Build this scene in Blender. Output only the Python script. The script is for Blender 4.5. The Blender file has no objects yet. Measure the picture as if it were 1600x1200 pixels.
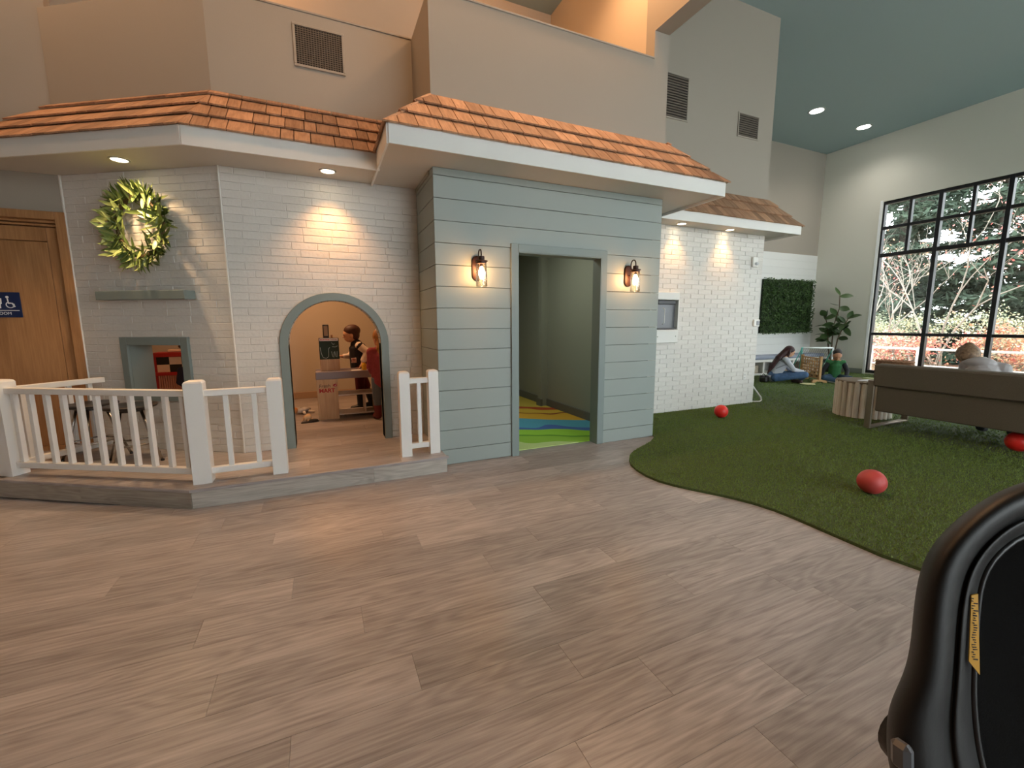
import bpy, bmesh, math, random
from mathutils import Vector, Matrix, Quaternion
random.seed(7)
SC = bpy.context.scene
COL = SC.collection
PI = math.pi

# ------------------------------------------------------------------ camera
F_PX, YAW, PITCH, ROLL, CAM_Z = 667.8, 0.41609, 0.14041, -0.00488, 1.4
def cam_basis():
    cy, sy, cp, sp = math.cos(YAW), math.sin(YAW), math.cos(PITCH), math.sin(PITCH)
    f = Vector((sy*cp, cy*cp, -sp)); r = Vector((cy, -sy, 0)); u = r.cross(f)
    r2 = r*math.cos(ROLL) + u*math.sin(ROLL); u2 = -r*math.sin(ROLL) + u*math.cos(ROLL)
    return r2, u2, f
CR, CU, CF = cam_basis()
cd = bpy.data.cameras.new('camera'); cam = bpy.data.objects.new('camera', cd); COL.objects.link(cam)
cd.sensor_width = 36; cd.lens = 36*F_PX/1600; cd.clip_start = .05; cd.clip_end = 300
cam.matrix_world = Matrix(((CR.x, CU.x, -CF.x, 0), (CR.y, CU.y, -CF.y, 0), (CR.z, CU.z, -CF.z, CAM_Z), (0, 0, 0, 1)))
SC.camera = cam

# ------------------------------------------------------------------ world: overcast daylight
W = bpy.data.worlds.new('overcast_sky'); SC.world = W; W.use_nodes = True
bg = W.node_tree.nodes['Background']; bg.inputs[0].default_value = (0.92, 0.965, 1.0, 1); bg.inputs[1].default_value = 7.0
# ------------------------------------------------------------------ exposure
VS = SC.view_settings
SC.display_settings.display_device = 'sRGB'
VS.view_transform = 'Standard'; VS.look = 'None'; VS.gamma = 1; VS.use_curve_mapping = False
VS.exposure = 0.25

WARM = (1.0, 0.56, 0.28)
COOL = (1.0, 0.95, 0.88)
def light(name, kind, loc, power, color, target=None, **kw):
    d = bpy.data.lights.new(name, kind); d.energy = power; d.color = color
    for k, v in kw.items(): setattr(d, k, v)
    o = bpy.data.objects.new(name, d); COL.objects.link(o); o.location = loc
    if target is not None:
        o.rotation_euler = (Vector(target)-Vector(loc)).to_track_quat('-Z', 'Y').to_euler()
    return o
# warm recessed lamps in the high ceiling of the entry side (above the frame)
for i, (x, y, p) in enumerate([(-2.9, 5.25, 80), (-1.2, 3.0, 50), (0.9, 3.1, 50), (2.72, 3.88, 62), (3.06, 3.88, 62)]):
    light('entry_downlight_lamp', 'SPOT', (x, y, 6.02), p*2.2, WARM, (x, y, 0), spot_size=2.6, spot_blend=.7, shadow_soft_size=.09)
# lamps in the open loft behind the parapets
for i, (x, y, p) in enumerate([(-.6, 5.6, 27), (2.2, 5.2, 19)]):
    light('loft_lamp', 'POINT', (x, y, 5.7), p, (1.0, .45, .17), shadow_soft_size=.12)

# ------------------------------------------------------------------ helpers
def lin(c):
    if isinstance(c, str):
        c = c.lstrip('#'); c = [int(c[i:i+2], 16)/255 for i in (0, 2, 4)]
        c = [x/12.92 if x <= .04045 else ((x+.055)/1.055)**2.4 for x in c]
    return (c[0], c[1], c[2], 1)
MATS = {}
def pm(name, col, rough=.5, metal=0, var=0, vscale=8, bump=0, bscale=60, rand=0, stretch=None, col2=None, spec=.5, coat=0, emit=None, estr=0):
    """principled with optional two-tone noise, per-object brightness jitter and fine bump"""
    if name in MATS: return MATS[name]
    m = bpy.data.materials.new(name); m.use_nodes = True; nt = m.node_tree; N = nt.nodes; L = nt.links
    b = N['Principled BSDF']; b.inputs['Roughness'].default_value = rough; b.inputs['Metallic'].default_value = metal
    b.inputs['Specular IOR Level'].default_value = spec; b.inputs['Coat Weight'].default_value = coat
    col = lin(col); b.inputs['Base Color'].default_value = col
    out = None
    if var or bump:
        tc = N.new('ShaderNodeTexCoord'); vec = tc.outputs['Object']
        if stretch:
            mp = N.new('ShaderNodeMapping'); mp.inputs['Scale'].default_value = stretch; L.new(vec, mp.inputs[0]); vec = mp.outputs[0]
    if var:
        no = N.new('ShaderNodeTexNoise'); no.inputs['Scale'].default_value = vscale; no.inputs['Detail'].default_value = 6; L.new(vec, no.inputs['Vector'])
        rp = N.new('ShaderNodeValToRGB'); rp.color_ramp.elements[0].position = .3; rp.color_ramp.elements[1].position = .7
        c2 = lin(col2) if col2 else tuple(x*(1-var) for x in col[:3])+(1,)
        rp.color_ramp.elements[0].color = c2; rp.color_ramp.elements[1].color = col
        L.new(no.outputs[0], rp.inputs[0]); out = rp.outputs[0]
    if rand:
        oi = N.new('ShaderNodeObjectInfo'); mr = N.new('ShaderNodeMapRange'); mr.inputs[3].default_value = 1-rand; mr.inputs[4].default_value = 1+rand
        L.new(oi.outputs['Random'], mr.inputs[0]); hs = N.new('ShaderNodeHueSaturation'); L.new(mr.outputs[0], hs.inputs['Value'])
        if out: L.new(out, hs.inputs['Color'])
        else: hs.inputs['Color'].default_value = col
        out = hs.outputs[0]
    if out: L.new(out, b.inputs['Base Color'])
    if bump:
        n2 = N.new('ShaderNodeTexNoise'); n2.inputs['Scale'].default_value = bscale; n2.inputs['Detail'].default_value = 4; L.new(vec, n2.inputs['Vector'])
        bp = N.new('ShaderNodeBump'); bp.inputs['Strength'].default_value = bump; bp.inputs['Distance'].default_value = .01
        L.new(n2.outputs[0], bp.inputs['Height']); L.new(bp.outputs[0], b.inputs['Normal'])
    if emit:
        b.inputs['Emission Color'].default_value = lin(emit); b.inputs['Emission Strength'].default_value = estr
    MATS[name] = m; return m
def glass_mat(name, tint=(.97, .99, .98), gloss=.06):
    if name in MATS: return MATS[name]
    m = bpy.data.materials.new(name); m.use_nodes = True; nt = m.node_tree; N = nt.nodes; L = nt.links
    N.remove(N['Principled BSDF']); t = N.new('ShaderNodeBsdfTransparent'); t.inputs[0].default_value = (*tint, 1)
    g = N.new('ShaderNodeBsdfGlossy'); g.inputs['Roughness'].default_value = .03
    fr = N.new('ShaderNodeLayerWeight'); fr.inputs[0].default_value = .25
    mu = N.new('ShaderNodeMath'); mu.operation = 'MULTIPLY_ADD'; mu.inputs[1].default_value = .5; mu.inputs[2].default_value = gloss; L.new(fr.outputs['Fresnel'], mu.inputs[0])
    mx = N.new('ShaderNodeMixShader'); L.new(mu.outputs[0], mx.inputs[0]); L.new(t.outputs[0], mx.inputs[1]); L.new(g.outputs[0], mx.inputs[2])
    L.new(mx.outputs[0], N['Material Output'].inputs[0]); MATS[name] = m; return m
def wood_mat(name, c_light, c_dark, axis=0, rand=.12, rough=.45, ring=1.0, contrast=.5):
    """planks: grain stretched along one axis, shifted per board"""
    if name in MATS: return MATS[name]
    m = bpy.data.materials.new(name); m.use_nodes = True; nt = m.node_tree; N = nt.nodes; L = nt.links
    b = N['Principled BSDF']; b.inputs['Roughness'].default_value = rough
    tc = N.new('ShaderNodeTexCoord'); oi = N.new('ShaderNodeObjectInfo')
    off = N.new('ShaderNodeVectorMath'); off.operation = 'SCALE'; off.inputs[0].default_value = (37.1, 53.7, 21.3); L.new(oi.outputs['Random'], off.inputs['Scale'])
    ad = N.new('ShaderNodeVectorMath'); ad.operation = 'ADD'; L.new(tc.outputs['Object'], ad.inputs[0]); L.new(off.outputs[0], ad.inputs[1])
    def mapped(s):
        mp = N.new('ShaderNodeMapping'); v = [s[1]]*3; v[axis] = s[0]; mp.inputs['Scale'].default_value = v; L.new(ad.outputs[0], mp.inputs[0]); return mp.outputs[0]
    n1 = N.new('ShaderNodeTexNoise'); n1.inputs['Scale'].default_value = 1; n1.inputs['Detail'].default_value = 8; n1.inputs['Roughness'].default_value = .65; L.new(mapped((3.2, 75)), n1.inputs['Vector'])
    n2 = N.new('ShaderNodeTexNoise'); n2.inputs['Scale'].default_value = 1; n2.inputs['Detail'].default_value = 2; L.new(mapped((.9, 5.5)), n2.inputs['Vector'])
    wv = N.new('ShaderNodeMath'); wv.operation = 'MULTIPLY'; wv.inputs[1].default_value = 80*ring; L.new(n2.outputs[0], wv.inputs[0])
    sn = N.new('ShaderNodeMath'); sn.operation = 'SINE'; L.new(wv.outputs[0], sn.inputs[0])
    ma = N.new('ShaderNodeMath'); ma.operation = 'MULTIPLY_ADD'; ma.inputs[1].default_value = .075; L.new(sn.outputs[0], ma.inputs[0]); L.new(n1.outputs[0], ma.inputs[2])
    m3 = N.new('ShaderNodeMath'); m3.operation = 'MULTIPLY_ADD'; m3.inputs[1].default_value = .5; L.new(n2.outputs[0], m3.inputs[0]); L.new(ma.outputs[0], m3.inputs[2])
    rp = N.new('ShaderNodeValToRGB'); rp.color_ramp.elements[0].position = .75-contrast*.5; rp.color_ramp.elements[1].position = .75+contrast*.5
    rp.color_ramp.elements[0].color = lin(c_dark); rp.color_ramp.elements[1].color = lin(c_light); L.new(m3.outputs[0], rp.inputs[0])
    hs = N.new('ShaderNodeHueSaturation'); mr = N.new('ShaderNodeMapRange'); mr.inputs[3].default_value = 1-rand; mr.inputs[4].default_value = 1+rand
    L.new(oi.outputs['Random'], mr.inputs[0]); L.new(mr.outputs[0], hs.inputs['Value']); L.new(rp.outputs[0], hs.inputs['Color']); L.new(hs.outputs[0], b.inputs['Base Color'])
    bp = N.new('ShaderNodeBump'); bp.inputs['Strength'].default_value = .12; bp.inputs['Distance'].default_value = .004; L.new(n1.outputs[0], bp.inputs['Height']); L.new(bp.outputs[0], b.inputs['Normal'])
    MATS[name] = m; return m

def frame_of(axis):
    a = Vector(axis).normalized(); t = Vector((0, 0, 1)) if abs(a.z) < .9 else Vector((1, 0, 0))
    u = a.cross(t).normalized(); return a, u, a.cross(u).normalized()
class MB:
    """collects vertices and faces, then builds ONE mesh object"""
    def __init__(s): s.v = []; s.f = []
    def add(s, vs, fs):
        k = len(s.v); s.v += [tuple(p) for p in vs]; s.f += [tuple(i+k for i in f) for f in fs]; return s
    def box(s, lo, hi, M=None):
        x0, y0, z0 = lo; x1, y1, z1 = hi
        vs = [(x0, y0, z0), (x1, y0, z0), (x1, y1, z0), (x0, y1, z0), (x0, y0, z1), (x1, y0, z1), (x1, y1, z1), (x0, y1, z1)]
        if M: vs = [M @ Vector(p) for p in vs]
        return s.add(vs, [(0, 3, 2, 1), (4, 5, 6, 7), (0, 1, 5, 4), (1, 2, 6, 5), (2, 3, 7, 6), (3, 0, 4, 7)])
    def cbox(s, lo, hi, c=.01, M=None):
        """box with all edges chamfered"""
        vs = []; idx = {}
        for sx in (0, 1):
            for sy in (0, 1):
                for sz in (0, 1):
                    p = [(lo, hi)[sx][0], (lo, hi)[sy][1], (lo, hi)[sz][2]]; d = [c if q == 0 else -c for q in (sx, sy, sz)]
                    for a in range(3):
                        q = [p[i]+(0 if i == a else d[i]) for i in range(3)]; idx[(sx, sy, sz, a)] = len(vs); vs.append(tuple(q))
        fs = []
        C4 = [(0, 0), (1, 0), (1, 1), (0, 1)]
        for a in range(3):
            o = [i for i in range(3) if i != a]
            for sa in (0, 1):
                f = []
                for q in C4:
                    k = [0]*3; k[a] = sa; k[o[0]] = q[0]; k[o[1]] = q[1]; f.append(idx[(*k, a)])
                fs.append(f)
        for a in range(3):
            o = [i for i in range(3) if i != a]
            for q in C4:
                k0 = [0]*3; k0[o[0]] = q[0]; k0[o[1]] = q[1]; k1 = list(k0); k1[a] = 1
                fs.append((idx[(*k0, o[0])], idx[(*k0, o[1])], idx[(*k1, o[1])], idx[(*k1, o[0])]))
        for sx in (0, 1):
            for sy in (0, 1):
                for sz in (0, 1): fs.append(tuple(idx[(sx, sy, sz, a)] for a in range(3)))
        if M: vs = [M @ Vector(p) for p in vs]
        return s.add(vs, fs)
    def prism(s, poly, d):
        """poly: list of 3D points, extruded by vector d"""
        n = len(poly); d = Vector(d); vs = [Vector(p) for p in poly]; vs += [p+d for p in vs]
        return s.add(vs, [tuple(range(n))[::-1], tuple(range(n, 2*n))]+[(i, (i+1) % n, n+(i+1) % n, n+i) for i in range(n)])
    def rings(s, rings, cap=True, closed=False):
        n = len(rings[0]); k = len(rings); vs = [p for r in rings for p in r]; fs = []
        for j in range(k if closed else k-1):
            a, b = j*n, ((j+1) % k)*n
            fs += [(a+i, a+(i+1) % n, b+(i+1) % n, b+i) for i in range(n)]
        if cap and not closed: fs += [tuple(range(n))[::-1], tuple(range((k-1)*n, k*n))]
        return s.add(vs, fs)
    def tube(s, pts, r, n=8, cap=True, closed=False):
        pts = [Vector(p) for p in pts]; k = len(pts); rs = r if isinstance(r, (list, tuple)) else [r]*k; rg = []; u = None
        for i, p in enumerate(pts):
            if closed: t = pts[(i+1) % k]-pts[i-1]
            else: t = pts[min(i+1, k-1)]-pts[max(i-1, 0)]
            t.normalize()
            if u is None: _, u, w = frame_of(t)
            u = (u-t*u.dot(t)).normalized(); w = t.cross(u)
            rg.append([p+(u*math.cos(2*PI*j/n)+w*math.sin(2*PI*j/n))*rs[i] for j in range(n)])
        return s.rings(rg, cap, closed)
    def lathe(s, prof, c, axis=(0, 0, 1), n=20, cap=True):
        a, u, w = frame_of(axis); c = Vector(c)
        return s.rings([[c+a*h+(u*math.cos(2*PI*j/n)+w*math.sin(2*PI*j/n))*r for j in range(n)] for r, h in prof], cap)
    def ell(s, c, r, n=14, m=8, M=None):
        c = Vector(c); rr = r if isinstance(r, (tuple, list)) else (r, r, r); M = M or Matrix.Identity(3); rg = []
        for i in range(1, m):
            t = PI*i/m; rg.append([c+M @ Vector((rr[0]*math.sin(t)*math.cos(2*PI*j/n), rr[1]*math.sin(t)*math.sin(2*PI*j/n), -rr[2]*math.cos(t))) for j in range(n)])
        k = len(s.v); s.rings(rg, False); b = len(s.v); s.v += [tuple(c+M @ Vector((0, 0, -rr[2]))), tuple(c+M @ Vector((0, 0, rr[2])))]
        for j in range(n):
            s.f.append((k+(j+1) % n, k+j, b)); q = k+(m-2)*n; s.f.append((q+j, q+(j+1) % n, b+1))
        return s
    def caps(s, a, b, ra, rb, n=10):
        a = Vector(a); b = Vector(b); d = b-a; L = d.length or 1e-6; ax, u, w = frame_of(d); rg = []
        for t in (-80, -50, -20): rg.append((a+ax*ra*math.sin(math.radians(t)), ra*math.cos(math.radians(t))))
        for t in (20, 50, 80): rg.append((b+ax*rb*math.sin(math.radians(t)), rb*math.cos(math.radians(t))))
        return s.rings([[p+(u*math.cos(2*PI*j/n)+w*math.sin(2*PI*j/n))*r for j in range(n)] for p, r in rg])
    def mesh(s, name):
        me = bpy.data.meshes.new(name); me.from_pydata(s.v, [], s.f); me.update(); return me
    def build(s, name, mat, parent=None, smooth=False, fix=True):
        me = s.mesh(name)
        if fix:
            bm = bmesh.new(); bm.from_mesh(me); bmesh.ops.recalc_face_normals(bm, faces=bm.faces); bm.to_mesh(me); bm.free()
        if smooth: me.shade_smooth()
        return link(name, me, mat, parent)
def link(name, me, mat, parent=None, M=None):
    o = bpy.data.objects.new(name, me); COL.objects.link(o)
    if mat is not None and not me.materials: me.materials.append(mat)
    if parent is not None: o.parent = parent
    if M is not None: o.matrix_local = M
    return o
def tag(o, label=None, cat=None, group=None, kind=None):
    if label: o['label'] = label
    if cat: o['category'] = cat
    if group: o['group'] = group
    if kind: o['kind'] = kind
    return o
def empty(name, loc=(0, 0, 0), rz=0):
    o = bpy.data.objects.new(name, None); COL.objects.link(o); o.location = loc; o.rotation_euler = (0, 0, rz); o.empty_display_size = .1; return o
def smooth_by_angle(o, deg=40):
    me = o.data; me.shade_smooth()
    bm = bmesh.new(); bm.from_mesh(me)
    for e in bm.edges: e.smooth = len(e.link_faces) == 2 and e.calc_face_angle(0) < math.radians(deg)
    bm.to_mesh(me); bm.free(); return o
def clip(poly, a, b, c):
    """keep the part of a 2D polygon where a*x+b*y <= c"""
    out = []
    for i in range(len(poly)):
        p, q = poly[i], poly[(i+1) % len(poly)]; dp, dq = a*p[0]+b*p[1]-c, a*q[0]+b*q[1]-c
        if dp <= 0: out.append(p)
        if dp*dq < 0: t = dp/(dp-dq); out.append((p[0]+(q[0]-p[0])*t, p[1]+(q[1]-p[1])*t))
    return out

# ------------------------------------------------------------------ materials
M_LAM = wood_mat('greige_laminate', '#b4aeac', '#7b7472', 0, .15, .31, contrast=.66)
M_RISER = wood_mat('grey_laminate_riser', '#c4bcb2', '#978e85', 0, .05, .45, contrast=.6)
M_RISER_SHADED = wood_mat('grey_laminate_riser_shaded', '#b0a698', '#857b70', 0, .05, .45, contrast=.6)  # same riser laminate, darkened: shade of the oblique side put into the colour
M_BRICK = pm('white_painted_brick', '#d9d5ce', .55, rand=.035, bump=.35, bscale=38)
M_MORTAR = pm('white_mortar', '#dedad4', .7, bump=.2, bscale=80)
M_SHIP = pm('grey_green_board_paint', '#949d98', .5, rand=.012, bump=.03, bscale=30, stretch=(1, 20, 20))
M_SHIPGAP = pm('board_gap_shadow_paint', '#6d7875', .8)
M_TRIM = pm('grey_green_trim_paint', '#7d8986', .45)
M_WHITE = pm('white_paint', '#e6e4df', .45)
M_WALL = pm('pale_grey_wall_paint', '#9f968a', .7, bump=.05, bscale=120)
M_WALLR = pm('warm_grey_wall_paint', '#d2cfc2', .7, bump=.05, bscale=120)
M_CEIL = pm('teal_grey_ceiling_paint', '#94a6a6', .8)
M_SOFFIT = pm('soffit_paint', '#cfc8bd', .6)
M_BOARDW = pm('white_wall_board_paint', '#dcdcd8', .5, rand=.012)
M_SHINGLE = wood_mat('cedar_shingle', '#bd9272', '#8c664a', 1, .26, .75, .6, .7)
M_BLACKF = pm('black_window_frame', '#15161a', .4)
M_GLASS = glass_mat('clear_window_glass')
M_DOORWOOD = wood_mat('honey_door_veneer', '#b5865a', '#8a5e38', 2, .04, .4, .35, .8)
M_DARKMETAL = pm('bronze_metal', '#3a2b22', .45, .6)
M_CHROME = pm('chrome', '#d8d8d8', .18, 1)

# ================================================================== SETTING
CEIL = 6.06; SOF = 2.815; PZ = .155; PAR = 4.25
BA = math.radians(32); BD = Vector((-math.cos(BA), math.sin(BA), 0)); BN = Vector((-math.sin(BA), -math.cos(BA), 0))   # oblique wall: direction and outward normal
CORNER = Vector((-.755, 4.78, 0)); BLEN = 1.675; BEND = CORNER+BD*BLEN

# ---- floor with separate planks
floor = MB().box((-5.6, -4.6, -.25), (13.5, 8.4, -.012)).build('floor', M_LAM)
tag(floor, 'greige oak-look plank floor across the entry hall', 'floor', kind='structure')
JOINTS = {13: [.35, 1.86], 12: [-.5, 1.05, 2.6], 11: [.8, 2.0], 10: [-.84, 1.3], 9: [-.37, 1.0, 2.35], 8: [-1.12, .295, 1.71], 7: [-.7, .5, 1.9],
          6: [-.225, 1.21, 2.61], 5: [-.6, .82, 2.26], 4: [.097, 1.515], 3: [-.468, .957, 2.3], 2: [.27, 1.687], 1: [-.18, .87, 2.2], 0: [-.3, 1.14, 2.316], -1: [-.6, .7, 1.6, 2.575], -2: [0, 1.3], -3: [.5, 1.9], -4: [.1, 1.5], 14: [.6, 2.1]}
def plank_mesh(x0, x1, y0, y1, z0, z1, g=.0004):
    return MB().cbox((x0+g, y0+g, z0), (x1-g, y1-g, z1), .0006)
for k, js in JOINTS.items():
    y0 = 1.071+.2075*k; y1 = y0+.2075
    xs = sorted(js)
    while xs[0] > -3.9: xs.insert(0, xs[0]-1.42+random.uniform(-.12, .12))
    while xs[-1] < 4.2: xs.append(xs[-1]+1.42+random.uniform(-.12, .12))
    for a, b in zip(xs, xs[1:]): plank_mesh(a, b, y0, y1, -.014, 0).build('plank', M_LAM, floor, fix=False)

# ---- porch platform, also the floor of the playhouse room
PLAT = [(-.985, 3.856), (1.02, 3.856), (1.02, 8.0), (-2.75, 8.0), (-2.75, 4.96)]
pf = MB().prism([(x, y, 0) for x, y in PLAT], (0, 0, PZ-.014)).build('floor_porch', M_LAM)
tag(pf, 'raised plank porch and playhouse floor behind the white railing', 'porch floor', kind='structure')
dB = Vector((PLAT[0][0]-PLAT[4][0], PLAT[0][1]-PLAT[4][1])).normalized()
y = 3.856; k = 0
while y < 8.0:
    x = -3.3+(k*.53) % 1.3
    while x < 1.02:
        a, b = x, x+1.3; p = [(a+.0009, y+.0009), (b-.0009, y+.0009), (b-.0009, y+.2066), (a+.0009, y+.2066)]
        p = clip(p, 1, 0, 1.02); p = clip(p, -1, 0, 2.75); p = clip(p, 0, 1, 8.0)
        if p: p = clip(p, dB.y, -dB.x, dB.y*PLAT[0][0]-dB.x*PLAT[0][1])
        if len(p) > 2: MB().prism([(q[0], q[1], PZ-.013) for q in p], (0, 0, .013)).build('plank', M_LAM, pf)
        x += 1.3
    y += .2075; k += 1
for a, b in ((-.985, .35), (.351, 1.02)): MB().cbox((a, 3.846, 0), (b, 3.857, PZ-.022), .001).build('riser_board', M_RISER, pf)
Mob = Matrix.Translation((-.985, 3.856, 0)) @ Matrix.Rotation(math.atan2(-dB.y, -dB.x), 4, 'Z')
Lob = (Vector(PLAT[4])-Vector(PLAT[0])).length
for a, b in ((0, 1.0), (1.001, Lob)):
    m = MB().cbox((a, 0, 0), (b, .011, PZ-.022), .001); link('riser_board', m.mesh('riser_board'), M_RISER_SHADED, pf, Mob)
link('nosing', MB().cbox((-.012, 0, PZ-.022), (Lob, .028, PZ+.003), .004).mesh('nosing'), M_LAM, pf, Mob)
MB().cbox((-1.0, 3.83, PZ-.022), (1.035, 3.86, PZ+.003), .004).build('nosing', M_LAM, pf)

# ---- bricks
BRK = {}
def brick_mesh(L, h, d=.006, c=.003):
    key = (round(L, 3), round(h, 3))
    if key not in BRK:
        L, h = key; j = random.uniform(0, .0015)
        mb = MB().add([(0, 0, 0), (L, 0, 0), (L, 0, h), (0, 0, h), (0, -d+c, 0), (L, -d+c, 0), (L, -d+c, h), (0, -d+c, h),
                       (c, -d-j, c), (L-c, -d, c), (L-c, -d-j, h-c), (c, -d, h-c)],
                      [(0, 1, 5, 4), (1, 2, 6, 5), (2, 3, 7, 6), (3, 0, 4, 7), (4, 5, 9, 8), (5, 6, 10, 9), (6, 7, 11, 10), (7, 4, 8, 11), (8, 9, 10, 11)])
        BRK[key] = mb.mesh('brick'); BRK[key].materials.append(M_BRICK)
    return BRK[key]
def brick_wall(parent, origin, rz, length, z0, z1, holes, pitch=.0702, mean=.27, joint=.005, seed=1, lens=(.85, .95, 1, 1.05, 1.1, 1.35)):
    """holes(zb,zt) -> list of (a,b) intervals without bricks; local x along wall, -y outward"""
    rnd = random.Random(seed); z = z0; row = 0; M0 = Matrix.Translation(origin) @ Matrix.Rotation(rz, 4, 'Z'); n = 0
    while z < z1-.012:
        h = min(pitch, z1-z)-joint; cuts = [0.0]; x = (mean*.5 if row % 2 else mean)*(rnd.uniform(.8, 1.15) if len(lens) > 3 else 1)
        while x < length-.06: cuts.append(x); x += mean*rnd.choice(lens)
        cuts.append(length)
        for a, b in zip(cuts, cuts[1:]):
            segs = [(a, b)]
            for ha, hb in holes(z, z+h):
                segs = [s for p, q in segs for s in ((p, min(q, ha)), (max(p, hb), q)) if s[1]-s[0] > .02]
            for p, q in segs:
                link('brick', brick_mesh(q-p-joint, h), M_BRICK, parent, M0 @ Matrix.Translation((p+joint/2, rnd.uniform(-.0015, .0015), z+joint/2))); n += 1
        z += pitch; row += 1
    return n

# wall with the arch (plane Y=4.78)
YA = 4.78; AX, AR_O, AR_I, AZ = .134, .518, .440, 1.20
def arch_wall():
    mb = MB(); y0, y1 = YA, YA+.15
    xl, xr = AX-AR_I, AX+AR_I
    mb.box((CORNER.x, y0, PZ-.02), (xl, y1, SOF+.12)); mb.box((xr, y0, PZ-.02), (1.01, y1, SOF+.12))
    n = 24
    for i in range(n):
        t0, t1 = PI-PI*i/n, PI-PI*(i+1)/n
        p0 = (AX+AR_I*math.cos(t0), AZ+AR_I*math.sin(t0)); p1 = (AX+AR_I*math.cos(t1), AZ+AR_I*math.sin(t1))
        mb.prism([(p0[0], y0, p0[1]), (p1[0], y0, p1[1]), (p1[0], y0, SOF+.12), (p0[0], y0, SOF+.12)], (0, .15, 0))
    return mb
wa = arch_wall().build('wall_porch_arch', M_MORTAR)
tag(wa, 'white painted brick wall with the arched playhouse doorway', 'wall', kind='structure')
def arch_holes(zb, zt):
    r = AR_I+.02
    if zb < AZ: w = r
    elif zb-AZ < r: w = math.sqrt(r*r-(zb-AZ)**2)
    else: return []
    return [(AX-w-CORNER.x, AX+w-CORNER.x)]
brick_wall(wa, (CORNER.x, YA, 0), 0, 1.01-CORNER.x, PZ, SOF, arch_holes, seed=3)
def arch_trim():
    mb = MB(); prof = []
    pts = [(AX-AR_I, PZ), (AX-AR_I, AZ)]+[(AX+AR_I*math.cos(PI-PI*i/40), AZ+AR_I*math.sin(PI-PI*i/40)) for i in range(1, 40)]+[(AX+AR_I, AZ), (AX+AR_I, PZ)]
    rg = []
    for x, z in pts:
        if z <= AZ: dx, dz = (-1, 0) if x < AX else (1, 0)
        else: dx, dz = (x-AX)/AR_I, (z-AZ)/AR_I
        w = AR_O-AR_I
        rg.append([Vector((x+dx*a, yy, z+dz*a)) for a, yy in ((0, YA+.17), (0, YA-.03), (.004, YA-.034), (w-.004, YA-.034), (w, YA-.03), (w, YA+.001), (.012, YA+.001), (.012, YA+.17))])
    return mb.rings(rg)
tr = smooth_by_angle(arch_trim().build('trim_1', M_TRIM), 30)
tag(tr, 'grey-green arched casing around the playhouse doorway', 'door casing', kind='structure')

# oblique wall with the wreath, mantel shelf and fireplace opening
FS0, FS1, FZ0, FZ1 = .56, 1.156, .735, 1.21
RB = math.atan2(-BD.y, -BD.x)          # local x runs from the far (left) end to the corner
def obl(s, z=0, out=0): return CORNER+BD*s+BN*out+Vector((0, 0, z))
def fire_holes(zb, zt):
    if zt > FZ0-.03 and zb < FZ1+.03: return [(BLEN-FS1-.03, BLEN-FS0+.03)]
    return []
mb = MB(); MBL = Matrix.Translation(BEND) @ Matrix.Rotation(RB, 4, 'Z')
for lo, hi in (((0, 0, PZ-.02), (BLEN-FS1, .2, SOF+.12)), ((BLEN-FS0, 0, PZ-.02), (BLEN, .2, SOF+.12)), ((BLEN-FS1, 0, PZ-.02), (BLEN-FS0, .2, FZ0)), ((BLEN-FS1, 0, FZ1), (BLEN-FS0, .2, SOF+.12))): mb.box(lo, hi, MBL)
wb = mb.build('wall_porch_oblique', M_MORTAR)
tag(wb, 'white brick wall of the porch that carries the wreath and mantel shelf', 'wall', kind='structure')
brick_wall(wb, BEND, RB, BLEN-.006, PZ, SOF, fire_holes, seed=5)
cb = MB().box((-.014, -.016, PZ), (.0, .0, SOF), MBL); cb.box((BLEN-.008, -.016, PZ), (BLEN+.004, .0, SOF), MBL)
tag(cb.build('trim_2', M_WHITE), 'thin white corner beads at the ends of the wreath wall', 'trim', kind='structure')
ft = MB()
for lo, hi in (((BLEN-FS1-.078, -.035, FZ0-.075), (BLEN-FS1, .0, FZ1+.078)), ((BLEN-FS0, -.035, FZ0-.075), (BLEN-FS0+.082, .0, FZ1+.078)),
               ((BLEN-FS1, -.035, FZ1), (BLEN-FS0, .0, FZ1+.078)), ((BLEN-FS1, -.035, FZ0-.075), (BLEN-FS0, .0, FZ0))): ft.cbox(lo, hi, .003, MBL)
for lo, hi in (((BLEN-FS1-.012, -.01, FZ0), (BLEN-FS1+.002, .22, FZ1)), ((BLEN-FS0-.002, -.01, FZ0), (BLEN-FS0+.012, .22, FZ1)),
               ((BLEN-FS1, -.01, FZ1-.002), (BLEN-FS0, .22, FZ1+.012)), ((BLEN-FS1, -.01, FZ0-.012), (BLEN-FS0, .22, FZ0+.002))): ft.box(lo, hi, MBL)
tag(ft.build('trim_3', M_TRIM), 'square grey-green casing around the little pass-through below the mantel', 'window casing', kind='structure')

# brick wall on the turf side (plane Y=5.02)
YC = 5.02; CX1 = 6.80
wc = MB().box((3.70, YC, 0), (CX1, YC+.2, SOF+.1)).build('wall_turf_brick', M_MORTAR)
tag(wc, 'white painted brick wall rising from the artificial turf', 'wall', kind='structure')
brick_wall(wc, (3.95, YC, 0), 0, CX1-3.95, 0.012, SOF, lambda a, b: [], seed=9, mean=.285, lens=(.985, 1, 1.015))
MB().box((3.70, YC, SOF), (CX1, YC+.18, CEIL)).build('wall_turf_upper', M_WALL)
tag(bpy.data.objects['wall_turf_upper'], 'tall grey wall with two vents above the right-hand shingle canopy', 'wall', kind='structure')
tag(MB().box((CX1-.2, YC+.2, 0), (CX1, 8.1, CEIL)).build('wall_turf_end', M_WALL), 'end wall behind the turf brick wall, running to the bench', 'wall', kind='structure')

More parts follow.
